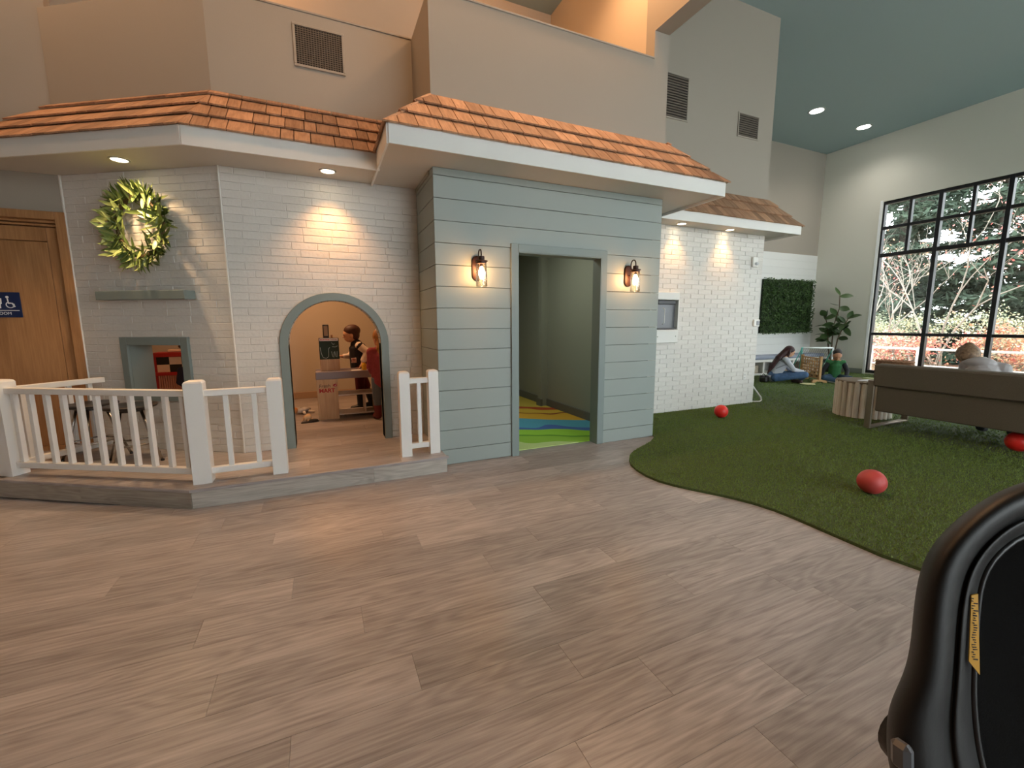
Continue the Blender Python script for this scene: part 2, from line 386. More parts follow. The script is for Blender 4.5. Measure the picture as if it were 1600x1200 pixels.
# shiplap box (plane Y=4.04)
YM, MX0, MX1 = 4.04, 1.01, 3.70
OX0, OX1, OZ = 1.855, 2.865, 2.11
wm = MB()
for lo, hi in (((MX0+.012, YM+.014, 0), (OX0, YM+.13, SOF+.1)), ((OX1, YM+.014, 0), (MX1-.2, YM+.13, SOF+.1)), ((OX0, YM+.014, OZ), (OX1, YM+.13, SOF+.1)), ((MX1-.2, YM+.14, 0), (MX1, 6.5, 2.9))): wm.box(lo, hi)
wm = wm.build('wall_middle', M_SHIPGAP)
tag(wm, 'grey-green shiplap front wall with the dark playroom doorway and two sconces', 'wall', kind='structure')
ZB = [0, .155, .354, .553, .752, .951, 1.151, 1.351, 1.551, 1.751, 1.951, 2.151, 2.35, 2.548, 2.745, SOF]
TX0, TX1, TZ = OX0-.08, OX1+.08, OZ+.08
for za, zb in zip(ZB, ZB[1:]):
    g = .0025
    if za < TZ-.05:
        for a, b in ((MX0, TX0+.005), (TX1-.005, MX1)): MB().cbox((a, YM, za+g), (b, YM+.015, zb-g), .002).build('board', M_SHIP, wm, fix=False)
        if zb > TZ+.01: MB().cbox((TX0+.006, YM, TZ-.005), (TX1-.006, YM+.015, zb-g), .002).build('board', M_SHIP, wm, fix=False)
    else: MB().cbox((MX0, YM, za+g), (MX1, YM+.015, zb-g), .002).build('board', M_SHIP, wm, fix=False)
ws = MB().box((MX0+.014, YM+.015, 0), (MX0+.16, 7.6, SOF+.1)).build('wall_middle_side', M_SHIPGAP)
tag(ws, 'narrow shiplap side wall between the brick arch wall and the sconce wall', 'wall', kind='structure')
for za, zb in zip(ZB, ZB[1:]): MB().cbox((MX0, YM+.015, za+.0025), (MX0+.015, YA+.0, zb-.0025), .002).build('board', M_SHIP, ws, fix=False)
td = MB()
for lo, hi in (((TX0, YM-.022, 0), (OX0, YM+.0, TZ)), ((OX1, YM-.012, 0), (TX1, YM+.0, TZ)), ((OX0, YM-.022, OZ), (OX1, YM, TZ))): td.cbox(lo, hi, .003)
for lo, hi in (((OX0-.01, YM-.012, 0), (OX0+.006, YM+.14, OZ)), ((OX1-.006, YM-.01, 0), (OX1+.01, YM+.14, OZ)), ((OX0, YM-.012, OZ-.006), (OX1, YM+.14, OZ+.01))): td.box(lo, hi)
tag(td.build('trim_4', M_TRIM), 'plain grey-green casing of the playroom doorway', 'door casing', kind='structure')
# playroom behind the doorway
M_INNER = pm('playroom_wall_paint', '#9c9c8e', .7)
M_BASE = pm('grey_baseboard', '#6f6e68', .6)
wi = MB().box((3.46, YM+.13, 0), (3.52, 8.0, 2.8)); wi.box((3.34, 6.34, 0), (3.47, 6.46, 2.8))
tag(wi.build('wall_playroom_right', M_INNER), 'dim playroom wall with a shallow pilaster seen through the doorway', 'wall', kind='structure')
tag(MB().box((1.16, 7.6, 0), (3.5, 7.7, 2.8)).build('wall_playroom_back', M_INNER), 'far wall of the dim playroom', 'wall', kind='structure')
bs = MB().cbox((3.44, YM+.14, 0), (3.462, 6.34, .13), .004); bs.cbox((3.32, 6.32, 0), (3.36, 6.48, .13), .004); bs.cbox((3.44, 6.48, 0), (3.462, 7.6, .13), .004)
tag(bs.build('baseboard_playroom', M_BASE), 'dark grey baseboard along the playroom wall', 'baseboard', kind='structure')
tag(MB().box((1.0, YM+.13, 2.78), (3.5, 7.7, 2.83)).build('ceiling_playroom', M_INNER), 'low ceiling of the dim playroom', 'ceiling', kind='structure')
# playhouse room shell
M_PLAY = pm('playhouse_wall_paint', '#b5aa98', .7)
tag(MB().box((-2.85, 8.0, 0), (1.1, 8.1, 2.9)).build('wall_playhouse_back', M_PLAY), 'plain beige back wall inside the playhouse', 'wall', kind='structure')
tag(MB().box((-2.95, 5.8, 0), (-2.75, 8.1, 2.9)).build('wall_playhouse_left', M_PLAY), 'beige side wall inside the playhouse', 'wall', kind='structure')
tag(MB().box((1.0, YA+.15, 0), (1.03, 8.0, 2.83)).build('wall_playhouse_right', M_PLAY), 'beige wall inside the playhouse beside the arch', 'wall', kind='structure')
tag(MB().prism([(1.02, YA+.1, 2.83), (1.02, 8.0, 2.83), (-2.8, 8.0, 2.83), (-2.8, 5.75, 2.83), (BEND.x, BEND.y+.1, 2.83), (CORNER.x, YA+.1, 2.83)], (0, 0, .06)).build('ceiling_playhouse', M_PLAY), 'low ceiling inside the playhouse', 'ceiling', kind='structure')
M_BASE2 = pm('beige_baseboard', '#a58a70', .5)
tag(MB().cbox((-2.74, 7.98, PZ), (.99, 8.0, PZ+.115), .004).build('baseboard_playhouse', M_BASE2), 'tan baseboard on the playhouse back wall', 'baseboard', kind='structure')

# upper drywall above the canopies
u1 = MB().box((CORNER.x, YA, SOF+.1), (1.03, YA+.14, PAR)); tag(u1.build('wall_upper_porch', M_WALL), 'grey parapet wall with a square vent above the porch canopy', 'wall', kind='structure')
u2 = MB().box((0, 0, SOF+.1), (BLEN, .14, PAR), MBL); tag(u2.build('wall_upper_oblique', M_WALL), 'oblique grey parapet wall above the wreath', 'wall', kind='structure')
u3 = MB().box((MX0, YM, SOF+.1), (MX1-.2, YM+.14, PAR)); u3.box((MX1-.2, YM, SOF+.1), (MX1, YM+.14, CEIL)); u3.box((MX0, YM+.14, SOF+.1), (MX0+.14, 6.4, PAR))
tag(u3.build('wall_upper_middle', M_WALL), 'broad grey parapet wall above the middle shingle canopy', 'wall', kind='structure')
cap = MB().cbox((MX0-.006, YM-.008, PAR), (MX1-.2, YM+.15, PAR+.018), .003); cap.cbox((CORNER.x, YA-.008, PAR), (1.01, YA+.15, PAR+.018), .003)
tag(cap.build('trim_5', M_WALL), 'thin caps along the tops of the parapet walls', 'trim', kind='structure')
M_LOFT = pm('loft_wall_paint', '#c9b8a2', .75)
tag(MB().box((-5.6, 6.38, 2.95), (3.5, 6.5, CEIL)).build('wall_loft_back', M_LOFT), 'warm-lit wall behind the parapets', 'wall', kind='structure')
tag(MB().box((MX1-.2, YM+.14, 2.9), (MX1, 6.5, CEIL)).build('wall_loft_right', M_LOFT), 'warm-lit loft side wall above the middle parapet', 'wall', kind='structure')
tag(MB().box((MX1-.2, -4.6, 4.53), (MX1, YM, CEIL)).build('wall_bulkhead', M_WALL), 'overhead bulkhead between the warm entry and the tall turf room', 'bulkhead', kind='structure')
# ceilings, outer walls
tag(MB().box((-5.6, -4.6, CEIL), (13.5, 8.4, CEIL+.15)).build('ceiling', M_CEIL), 'high teal-grey ceiling of the turf room', 'ceiling', kind='structure')
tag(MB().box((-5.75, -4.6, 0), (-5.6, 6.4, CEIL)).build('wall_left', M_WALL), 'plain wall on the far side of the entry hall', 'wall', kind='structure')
wb_ = MB()
for lo, hi in (((CX1-.2, 8.1, 0), (13.5, 8.25, CEIL)),): wb_.box(lo, hi)
wb_ = wb_.build('wall_back', M_WALL); tag(wb_, 'back wall of the turf room, white boards below and grey paint above', 'wall', kind='structure')
for i in range(17): MB().cbox((CX1, 8.085, .012+i*.193), (13.27, 8.1, .012+i*.193+.190), .0025).build('board', M_BOARDW, wb_, fix=False)

# window wall (plane X=13.27) with a big black gridded window
WX = 13.27; WY1 = 6.60; MOD = 1.12; NM = 7; WY0 = WY1-MOD*NM; WZ0, WZ1 = .05, 4.42
wr = MB()
for lo, hi in (((WX, WY1, 0), (WX+.22, 8.4, CEIL)), ((WX, -4.6, 0), (WX+.22, WY0, CEIL)), ((WX, WY0, WZ1), (WX+.22, WY1, CEIL)), ((WX, WY0, -.1), (WX+.22, WY1, WZ0))): wr.box(lo, hi)
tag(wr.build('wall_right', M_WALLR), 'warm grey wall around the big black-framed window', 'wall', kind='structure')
tag(MB().cbox((WX-.015, WY1+.06, .0), (WX, 8.1, .15), .003).build('baseboard_right', pm('cool_grey_baseboard', '#7d8279', .6)), 'grey baseboard in the plant corner beside the window', 'baseboard', kind='structure')
win = empty('window_1', (WX+.06, WY1, WZ0)); tag(win, 'large black-framed gridded window looking onto autumn trees', 'window', kind='structure')
def wpart(name, lo, hi, mat, c=.004):
    off = Vector((WX+.06, WY1, WZ0)); mb = MB()
    (mb.cbox if c else mb.box)(tuple(Vector(lo)-off), tuple(Vector(hi)-off), *([c] if c else [])); return mb.build(name, mat, win, fix=False)
ZR = [WZ0+.02, 1.085, 3.09, 3.765, 4.40]
for i in range(NM+1):
    y = WY1-MOD*i; wpart('mullion', (WX+.02, y-.04, WZ0), (WX+.14, y+.04, WZ1), M_BLACKF)
for i in range(NM):
    y = WY1-MOD*(i+.5); wpart('mullion', (WX+.03, y-.03, 3.09), (WX+.13, y+.03, WZ1), M_BLACKF)
for z, w in ((WZ0+.03, .05), (1.085, .035), (3.09, .045), (3.765, .035), (WZ1-.03, .04)): wpart('transom_bar', (WX+.025, WY0, z-w), (WX+.135, WY1, z+w), M_BLACKF)
for i in range(NM):
    for j in range(4):
        for h in ((0, 1) if j > 1 else (0,)):
            w = MOD/2 if j > 1 else MOD; y = WY1-MOD*i-h*w
            wpart('pane', (WX+.078, y-w+.03, ZR[j]+.02), (WX+.084, y-.03, ZR[j+1]-.02), M_GLASS, 0)
M_WINW = pm('white_window_return', '#e9ebea', .5)
tag(MB().cbox((WX-.012, WY1+.005, 0), (WX+.1, WY1+.06, WZ1+.03), .003).build('trim_6', M_WINW), 'bright white return down the edge of the big window', 'trim', kind='structure')

# wall behind the viewer: storefront windows that let the daylight in
rw = MB(); RY = -4.6
RWIN = [(1.4, 4.0), (4.4, 7.0), (7.4, 10.0), (10.4, 13.0)]
edges = [-5.75]+[v for w in RWIN for v in w]+[13.5]
for a, b in zip(edges[0::2], edges[1::2]): rw.box((a, RY-.2, 0), (b, RY, CEIL))
for a, b in RWIN: rw.box((a, RY-.2, 4.3), (b, RY, CEIL)); rw.box((a, RY-.2, 0), (b, RY, .15))
tag(rw.build('wall_rear', M_WALL), 'storefront wall behind the viewer', 'wall', kind='structure')
for n, (a, b) in enumerate(RWIN):
    e = empty('window_%d' % (n+2), ((a+b)/2, RY-.1, .15)); tag(e, ('storefront window behind the viewer closest to the stroller', 'storefront window behind the viewer opposite the turf brick wall', 'storefront window behind the viewer opposite the sofa end', 'storefront window behind the viewer next to the big side window')[n], 'window', kind='structure')
    w = (b-a)/2
    for x in (-w, -w/3, w/3, w): MB().cbox((x-.035, -.05, 0), (x+.035, .05, 4.15), .004).build('mullion', M_BLACKF, e, fix=False)
    for z in (.03, 2.3, 4.12): MB().cbox((-w, -.045, z-.035), (w, .045, z+.035), .004).build('transom_bar', M_BLACKF, e, fix=False)
    for x0 in (-w, -w/3, w/3):
        for z0, z1 in ((.06, 2.27), (2.33, 4.09)): MB().box((x0+.03, -.004, z0), (x0+2*w/3-.03, .004, z1)).build('pane', M_GLASS, e, fix=False)

# restroom wall and door on the far left (plane Y=5.68)
YD = 5.68
wd = MB(); wd.box((-5.6, YD, 0), (-3.32, YD+.12, CEIL)); wd.box((-2.19, YD, 0), (-2.13, YD+.12, CEIL)); wd.box((-3.32, YD, 2.48), (-2.19, YD+.12, CEIL))
tag(wd.build('wall_door', M_WALL), 'pale wall around the wooden restroom door', 'wall', kind='structure')
tag(MB().box((-5.6, YD+.125, 0), (-2.12, YD+.16, 2.7)).build('wall_door_light_stop', M_WALL), 'added backing slab stopping light gaps around the wooden restroom door', 'wall', kind='structure')  # added slab close behind the door, blocks daylight leaking through the frame gaps
dr = empty('door_1', (-2.75, YD, 0)); tag(dr, 'honey wood restroom door with a blue sign', 'door', kind='structure')
def dpart(name, lo, hi, mat=M_DOORWOOD, c=.004): return MB().cbox((lo[0]+2.75, lo[1], lo[2]), (hi[0]+2.75, hi[1], hi[2]), c).build(name, mat, dr, fix=False)
dpart('frame', (-2.262, -.03, 0), (-2.185, .12, 2.475)); dpart('frame', (-3.325, -.03, 0), (-3.25, .12, 2.475)); dpart('frame', (-3.25, -.03, 2.40), (-2.262, .12, 2.475))
dpart('frame_stop', (-3.25, .02, 2.375), (-2.262, .10, 2.398)); dpart('frame_stop', (-3.25, .03, 2.345), (-2.262, .10, 2.366))
dpart('stile', (-2.36, .03, 0.01), (-2.268, .075, 2.335)); dpart('stile', (-3.245, .03, 0.01), (-3.15, .075, 2.335)); dpart('rail', (-3.148, .03, 2.205), (-2.362, .075, 2.335)); dpart('rail', (-3.148, .03, .01), (-2.362, .075, .2))
dpart('panel', (-3.145, .036, .203), (-2.365, .07, 2.2))
dpart('handle', (-3.2, -.02, 1.0), (-3.17, .03, 1.16), M_CHROME)

light('playhouse_fill', 'AREA', (-.3, 6.7, 2.80), 34, (1.0, .52, .25), (-.3, 6.7, 0), shape='DISK', size=.5)  # added warm fill that brightens the room behind the arch, no fixture
light('playroom_fill', 'AREA', (2.3, 5.2, 2.75), 14, (.95, 1.0, .85), (2.3, 5.2, 0), shape='DISK', size=.5)  # added dim fill that lifts the playroom wall and pilaster, no fixture

# ================================================================== CANOPY ROOFS
def skirt(name, label, bottom, top, zb, zt, caps, seed, soffit_poly, fz0):
    """bottom/top: matching polylines (2D); a shingled skirt slopes from bottom (zb) up to top (zt)"""
    rnd = random.Random(seed); root = empty(name, (bottom[0][0], bottom[0][1], fz0)); tag(root, label, 'roof', kind='structure')
    inv = Matrix.Translation(-root.location)
    def put(mb, nm, mat): mb.v = [tuple(inv @ Vector(p)) for p in mb.v]; return mb.build(nm, mat, root)
    put(MB().prism([(x, y, SOF) for x, y in soffit_poly], (0, 0, .03)), 'soffit', M_SOFFIT)
    for i in range(len(bottom)-1):
        b0, b1, t0, t1 = (Vector((*p, z)) for p, z in ((bottom[i], zb), (bottom[i+1], zb), (top[i], zt), (top[i+1], zt)))
        e = (b1-b0); L = e.length; e.normalize(); n = e.cross(Vector((0, 0, 1))); n.normalize()
        if n.dot(t0-b0) > 0: n = -n
        # fascia
        put(MB().prism([b0-Vector((0, 0, zb-fz0)), b1-Vector((0, 0, zb-fz0)), b1+Vector((0, 0, .0)), b0+Vector((0, 0, .0))], n*.016), 'fascia', M_WHITE)
        # deck
        up = t0-b0; up -= e*up.dot(e); S = up.length; up.normalize(); nn = e.cross(up); nn.normalize()
        if nn.z < 0: nn = -nn
        put(MB().prism([b0, b1, t1, t0], -nn*.02), 'roof_deck', M_DARKMETAL)
        sl, sr = (t0-b0).dot(e)/S, (t1-b1).dot(e)/S     # hip slants
        exp = .221; nrow = int(math.ceil((S+.02)/exp))
        for r in range(nrow):
            v0 = -.03+r*exp; v1 = min(v0+exp+.03, S)
            u = -.15-rnd.uniform(0, .1)
            while u < L+.1:
                w = rnd.choice((.10, .12, .13, .15, .19)); p = [(u+.0035, v0+rnd.uniform(-.005, .005)), (u+w-.0035, v0+rnd.uniform(-.005, .005)), (u+w-.0035, v1), (u+.0035, v1)]
                p = clip(p, -1, sl, .025 if caps[0] else 0); p = clip(p, 1, -sr, L+(.025 if caps[1] else 0))
                u += w
                if len(p) < 3: continue
                area = abs(sum(p[k][0]*p[(k+1) % len(p)][1]-p[(k+1) % len(p)][0]*p[k][1] for k in range(len(p))))/2
                if area < .0012: continue
                lift = lambda v: .006+.026*(1-(v-v0)/(exp+.03))
                vs = [b0+e*a+up*v+nn*(lift(v)+.002) for a, v in p]; lo = [b0+e*a+up*v+nn*(lift(v)-.012) for a, v in p]; k = len(p)
                mb = MB().add(lo+vs, [tuple(range(k))[::-1], tuple(range(k, 2*k))]+[(q, (q+1) % k, k+(q+1) % k, k+q) for q in range(k)])
                # local frame so that the grain runs up the slope
                R = Matrix((e, up, nn)).transposed().to_4x4(); Mx = Matrix.Translation(b0-root.location) @ R
                Ri = (Matrix.Translation(b0) @ R).inverted(); mb.v = [tuple(Ri @ Vector(q)) for q in mb.v]
                link('shingle', mb.mesh('shingle'), M_SHINGLE, root, Mx)
    return root
# porch canopy
FB = 2.785; FT = 2.93; RT = 3.41
ov = .505
def obl_off(o): # intersection of the two offset fascia lines
    y = YA-o; p = CORNER+BN*o; t = (y-p.y)/BD.y; q = p+BD*t; return (q.x, q.y)
c0 = obl_off(ov); far = CORNER+BD*(BLEN+.55)+BN*ov
skirt('roof_porch', 'cedar-shingled canopy with white fascia over the porch and arch', [(far.x, far.y), c0, (.575, YA-ov)],
      [(BEND.x, BEND.y), (CORNER.x, YA), (.99, YA)], FT, RT, (0, 0), 11,
      [(far.x, far.y), c0, (.565, YA-ov), (.565, YA), (1.0, YA), (1.0, YA+.05), (CORNER.x, YA+.05), (BEND.x, BEND.y), (BEND.x-.47, YD)], FB)
skirt('roof_middle', 'cedar-shingled canopy with white fascia over the sconce wall', [(.565, YA-.02), (.565, 3.615), (4.185, 3.615), (4.185, YC+.0)],
      [(MX0, YA+.2), (MX0, YM), (MX1, YM), (MX1, YC+.2)], FT+.005, 3.405, (1, 1), 12,
      [(.565, YA), (.565, 3.615), (4.185, 3.615), (4.185, YC), (MX1, YC), (MX1, YM+.05), (MX0, YM+.05), (MX0, YA)], FB)
skirt('roof_turf', 'cedar-shingled canopy with white fascia over the turf-side brick wall', [(3.9, 4.64), (7.11, 4.64), (7.11, 8.1)],
      [(4.2, YC), (CX1, YC), (CX1, 8.1)], FT-.01, 3.37, (0, 1), 13,
      [(3.72, 4.64), (7.11, 4.64), (7.11, 8.1), (CX1, 8.1), (CX1, YC+.05), (3.72, YC+.05)], FB)

# ================================================================== LAMPS
M_LAMPW = pm('warm_lamp_face', '#ffffff', .5, emit=(1.0, .80, .52), estr=14)
M_LAMPC = pm('cool_lamp_face', '#ffffff', .5, emit=(1, .97, .92), estr=16)
def downlight(label, x, y, z, r, face, power, color, group, tgt=None, size=1.5, soft=.04):
    t = empty('recessed_downlight', (x, y, z)); tag(t, label, 'downlight', group)
    MB().lathe([(r*1.28, -.004), (r*1.3, 0), (r*1.02, 0), (r, -.006), (r*1.05, -.009), (r*1.2, -.008)], (0, 0, 0), n=28, cap=False).build('trim_ring', M_WHITE, t, True)
    MB().lathe([(.001, -.004), (r, -.004), (r, -.001), (.001, -.001)], (0, 0, 0), n=24).build('lens', face, t)
    l = light('downlight_lamp', 'SPOT', (0, 0, -.03), power, color, (tgt or (0, 0, -1)), spot_size=size, spot_blend=1.0, shadow_soft_size=soft); l.parent = t
    return t
G1 = 'recessed canopy lights'
SPW = (1.0, .66, .36)
downlight('glowing downlight in the porch soffit above the wreath', -1.50, 4.94, SOF, .058, M_LAMPW, 75, SPW, G1, size=2.1)
downlight('glowing downlight in the porch soffit above the arched doorway', .144, 4.545, SOF, .058, M_LAMPW, 58, (1.0, .50, .21), G1, size=1.75)
downlight('glowing downlight in the turf canopy next to the shiplap wall', 4.838, 4.875, SOF, .058, M_LAMPW, 34, (1.0, .52, .20), G1, size=1.6)
downlight('glowing downlight in the turf canopy farther from the shiplap wall', 5.845, 4.90, SOF, .058, M_LAMPW, 34, (1.0, .52, .20), G1, size=1.6)
G2 = 'white lights in the high ceiling'
downlight('white downlight in the teal ceiling nearer the vents', 10.39, 6.64, CEIL, .13, M_LAMPC, 110, COOL, G2, size=2.4, soft=.12)
downlight('white downlight in the teal ceiling nearer the window wall', 12.28, 6.69, CEIL, .13, M_LAMPC, 110, COOL, G2, size=2.4, soft=.12)

# ================================================================== PORCH FITTINGS
# vents on the parapets
def vent(label, x0, x1, z0, z1, y, mode, f=.022):
    t = empty('air_vent', ((x0+x1)/2, y, z0)); tag(t, label, 'vent', 'wall vents above the canopies'); w = (x1-x0)/2; h = z1-z0
    fr = MB()
    for lo, hi in (((-w-f, -.014, -f), (w+f, 0, 0)), ((-w-f, -.014, h), (w+f, 0, h+f)), ((-w-f, -.014, 0), (-w, 0, h)), ((w, -.014, 0), (w+f, 0, h))): fr.cbox(lo, hi, .003)
    fr.build('frame', M_WALL, t)
    MB().box((-w, -.003, 0), (w, 0, h)).build('backing', pm('vent_dark', '#26211d', .9), t)
    g = MB(); mt = pm('vent_grille', '#6b6157' if mode == 'grid' else '#8d908d', .6, .3)
    if mode == 'grid':
        for i in range(1, 18): g.box((-w+2*w*i/18-.003, -.010, 0), (-w+2*w*i/18+.003, -.004, h)); g.box((-w, -.009, h*i/18-.003), (w, -.005, h*i/18+.003))
    else:
        n = 16 if mode == 'louvre' else 10
        for i in range(n): g.box((-w, -.012, h*i/n+.006), (w, -.003, h*(i+.52)/n+.006))
    g.build('grille', mt, t)['kind'] = 'stuff'
    return t
vent('dark square grid vent on the parapet above the porch', -.055, .345, 3.80, 4.125, YA, 'grid')
vent('louvred vent half hidden at the bulkhead end of the tall grey wall', 4.45, 4.97, 4.27, 4.82, YC, 'louvre')
vent('small square vent near the outer edge of the tall grey wall', 6.03, 6.45, 4.25, 4.56, YC, 'small')

# mantel shelf
mm = MB().cbox((BLEN-1.32, -.126, 1.64), (BLEN-.36, -.008, 1.722), .004, MBL)
tag(mm.build('mantel_shelf', M_TRIM), 'grey-green box mantel shelf on the brick wall below the wreath', 'shelf')

# wreath
wr_c = obl(.825, 2.305, .05)
wre = empty('leaf_wreath', wr_c); tag(wre, 'olive-leaf wreath hanging on the white brick above the mantel', 'wreath')
WXA = -BD; WZA = Vector((0, 0, 1)); WOUT = BN
M_LEAFS = [pm('olive_leaf_dark', '#4d6130', .45, rand=.3), pm('olive_leaf_pale', '#93a05f', .45, rand=.2), pm('olive_leaf_mid', '#66793c', .45, rand=.25)]
def leaf_mesh(name, L, w, curl=.15, n=5):
    vs = []; fs = []
    for i in range(n+1):
        t = i/n; ww = w*math.sin(PI*min(1, t*.93+.05))**.8; z = curl*L*t*t
        vs += [(t*L, -ww/2, z+.12*ww), (t*L, 0, z), (t*L, ww/2, z+.12*ww)]
    for i in range(n):
        a = i*3; fs += [(a, a+3, a+4, a+1), (a+1, a+4, a+5, a+2)]
    me = bpy.data.meshes.new(name); me.from_pydata(vs, [], fs); me.shade_smooth(); return me
ring = MB().tube([WXA*.235*math.cos(a)+WZA*.265*math.sin(a) for a in [2*PI*i/40 for i in range(40)]], .022, 8, closed=True).build('vine_ring', pm('vine_brown', '#5b4a2c', .8), wre)
LM = []
for i in range(9):
    me = leaf_mesh('leaf', random.uniform(.10, .19), random.uniform(.022, .04), random.uniform(-.2, .35)); me.materials.append(M_LEAFS[i % 3]); LM.append(me)
rnd = random.Random(21)
for i in range(330):
    a = 2*PI*i/330*3+rnd.uniform(-.1, .1); rr = rnd.gauss(0, .03)
    base = WXA*(.235+rr)*math.cos(a)+WZA*(.265+rr)*math.sin(a)+WOUT*rnd.uniform(-.01, .045)
    rad = WXA*math.cos(a)+WZA*math.sin(a); tan = -WXA*math.sin(a)+WZA*math.cos(a)
    d = (rad*rnd.choice((.5, .8, 1.0, 1.0, -.7))+tan*rnd.choice((-1, 1))*rnd.uniform(.2, 1.0)+WOUT*rnd.uniform(.0, .6)); d.normalize()
    nrm = (WOUT+Vector((rnd.uniform(-.6, .6), rnd.uniform(-.6, .6), rnd.uniform(-.6, .6)))); nrm = (nrm-d*nrm.dot(d)).normalized()
    R = Matrix((d, nrm.cross(d), nrm)).transposed().to_4x4()
    if (base+d*.12).dot(BN) < -.035: continue
    link('leaf', LM[rnd.randrange(9)], None, wre, Matrix.Translation(base) @ R)

# railings
M_RAIL = pm('white_railing_paint', '#e8e6e2', .4)
def post(mb_parent, x, y, rz=0, w=.055, h=.81, lower=0):
    M = Matrix.Translation((x, y, 0)) @ Matrix.Rotation(rz, 4, 'Z'); c = .012
    mb = MB(); mb.rings([[M @ Vector((sx*a, sy*a, z)) for sx, sy in ((-1, -1), (1, -1), (1, 1), (-1, 1))] for a, z in ((w, 0), (w, h-.02), (w-.008, h-.006), (w-.022, h))]); return mb.build('post', M_RAIL, mb_parent)
def rails(parent, a, b, nb, ts=None, z0=.065, z1=.715):
    a = Vector((*a, 0)); b = Vector((*b, 0)); d = b-a; L = d.length; M = Matrix.Translation(a) @ Matrix.Rotation(math.atan2(d.y, d.x), 4, 'Z')
    MB().cbox((0, -.028, z1-.022), (L, .028, z1+.028), .004, M).build('top_rail', M_RAIL, parent)
    MB().cbox((0, -.026, z0), (L, .026, z0+.05), .004, M).build('bottom_rail', M_RAIL, parent)
    for i in range(nb):
        t = ts[i] if ts else (i+.75)/(nb+.5)
        MB().cbox((L*t-.018, -.018, z0+.05), (L*t+.018, .018, z1-.02), .002, M).build('baluster', M_RAIL, parent)
r1 = empty('porch_railing', (-.93, 4.01, PZ)); tag(r1, 'long white wooden porch railing bending round the stools', 'railing', 'white porch railings')
def rl(x, y): return (x+.93, y-4.01)
P1, P2, P3 = (-2.45, 4.90), (-.93, 4.01), (-.385, 4.01)
RA = math.atan2(P2[1]-P1[1], P2[0]-P1[0])
post(r1, *rl(*P1), RA, .062); post(r1, *rl(*P2), 0, .062, .82); post(r1, *rl(*P3), 0, .055)
rails(r1, rl(*P1), rl(*P2), 11); rails(r1, rl(*P2), rl(*P3), 2, (.36, .72)); rails(r1, rl(*P1), rl(-2.0, 5.46), 4)
r2 = empty('porch_railing', (.805, 4.03, PZ)); tag(r2, 'short white railing with a single baluster beside the shiplap wall', 'railing', 'white porch railings')
post(r2, -.132, 0, 0, .048); post(r2, .140, 0, 0, .048, .815); rails(r2, (-.09, 0), (.10, 0), 1, (.5,))

# stools
M_SEAT = pm('black_stool_seat', '#1d1d1f', .35); M_STEEL = pm('stool_steel', '#b8b6b2', .25, 1)
def stool(label, x, y, rz):
    t = empty('bar_stool', (x, y, PZ), rz); tag(t, label, 'stool', 'stools on the porch')
    MB().lathe([(.02, .492), (.17, .495), (.197, .505), (.203, .516), (.198, .526), (.16, .530), (.05, .522), (.005, .520)], (0, 0, 0), n=32).build('seat', M_SEAT, t, True)
    MB().lathe([(.001, .470), (.11, .470), (.11, .494), (.001, .494)], (0, 0, 0), n=20).build('mount_plate', M_SEAT, t)
    for i in range(4):
        a = PI/4+i*PI/2; c, s_ = math.cos(a), math.sin(a)
        MB().tube([(c*.10, s_*.10, .48), (c*.16, s_*.16, .25), (c*.245, s_*.245, .004)], .0115, 10).build('leg', M_STEEL, t, True)
        MB().lathe([(.014, 0), (.016, .004), (.014, .018)], (c*.245, s_*.245, 0), n=10).build('foot_cap', M_SEAT, t)
    fr = MB(); z = .17; r = .188
    for i in range(4):
        a, b = PI/4+i*PI/2, PI/4+(i+1)*PI/2; fr.tube([(math.cos(a)*r, math.sin(a)*r, z), (math.cos(b)*r, math.sin(b)*r, z)], .008, 8)
    fr.build('footrest', M_STEEL, t, True)
    return t
stool('black round-topped chrome stool in front, nearer the pass-through', -1.645, 4.93, .35)
stool('black round-topped chrome stool farther back, nearer the wooden door', -2.02, 5.20, .9)

# restroom sign
sg = empty('restroom_sign', (-2.78, YD+.035, 1.482)); tag(sg, 'blue restroom sign with white figures on the wooden door', 'sign')
M_BLUE = pm('sign_blue', '#14264f', .4); M_SIGNW = pm('sign_white', '#eef0f4', .5)
MB().cbox((-.165, -.012, 0), (.165, -.001, .236), .002).build('plate', M_BLUE, sg)
def disc(mb, x, z, r, y0=-.015, y1=-.012, n=16): mb.prism([(x+r*math.cos(2*PI*i/n), y0, z+r*math.sin(2*PI*i/n)) for i in range(n)], (0, y1-y0, 0)); return mb
def flat(mb, pts, y0=-.015, y1=-.012): mb.prism([(x, y0, z) for x, z in pts], (0, y1-y0, 0)); return mb
for nm, x, skirtw in (('woman_figure', -.075, .034), ('man_figure', .015, .02)):
    f = disc(MB(), x, .196, .014); flat(f, [(x-.022, .178), (x+.022, .178), (x+skirtw, .128), (x+.012, .122), (x+.012, .085), (x-.012, .085), (x-.012, .122), (x-skirtw, .128)]); f.build('figure', M_SIGNW, sg)
flat(MB(), [(-.034, .085), (-.030, .085), (-.030, .21), (-.034, .21)]).build('divider', M_SIGNW, sg)
wch = disc(MB(), .078, .19, .011)
def ringarc(mb, x, z, r0, r1, a0, a1, n=18):
    for i in range(n):
        t0, t1 = a0+(a1-a0)*i/n, a0+(a1-a0)*(i+1)/n
        flat(mb, [(x+r0*math.cos(t0), z+r0*math.sin(t0)), (x+r1*math.cos(t0), z+r1*math.sin(t0)), (x+r1*math.cos(t1), z+r1*math.sin(t1)), (x+r0*math.cos(t1), z+r0*math.sin(t1))])
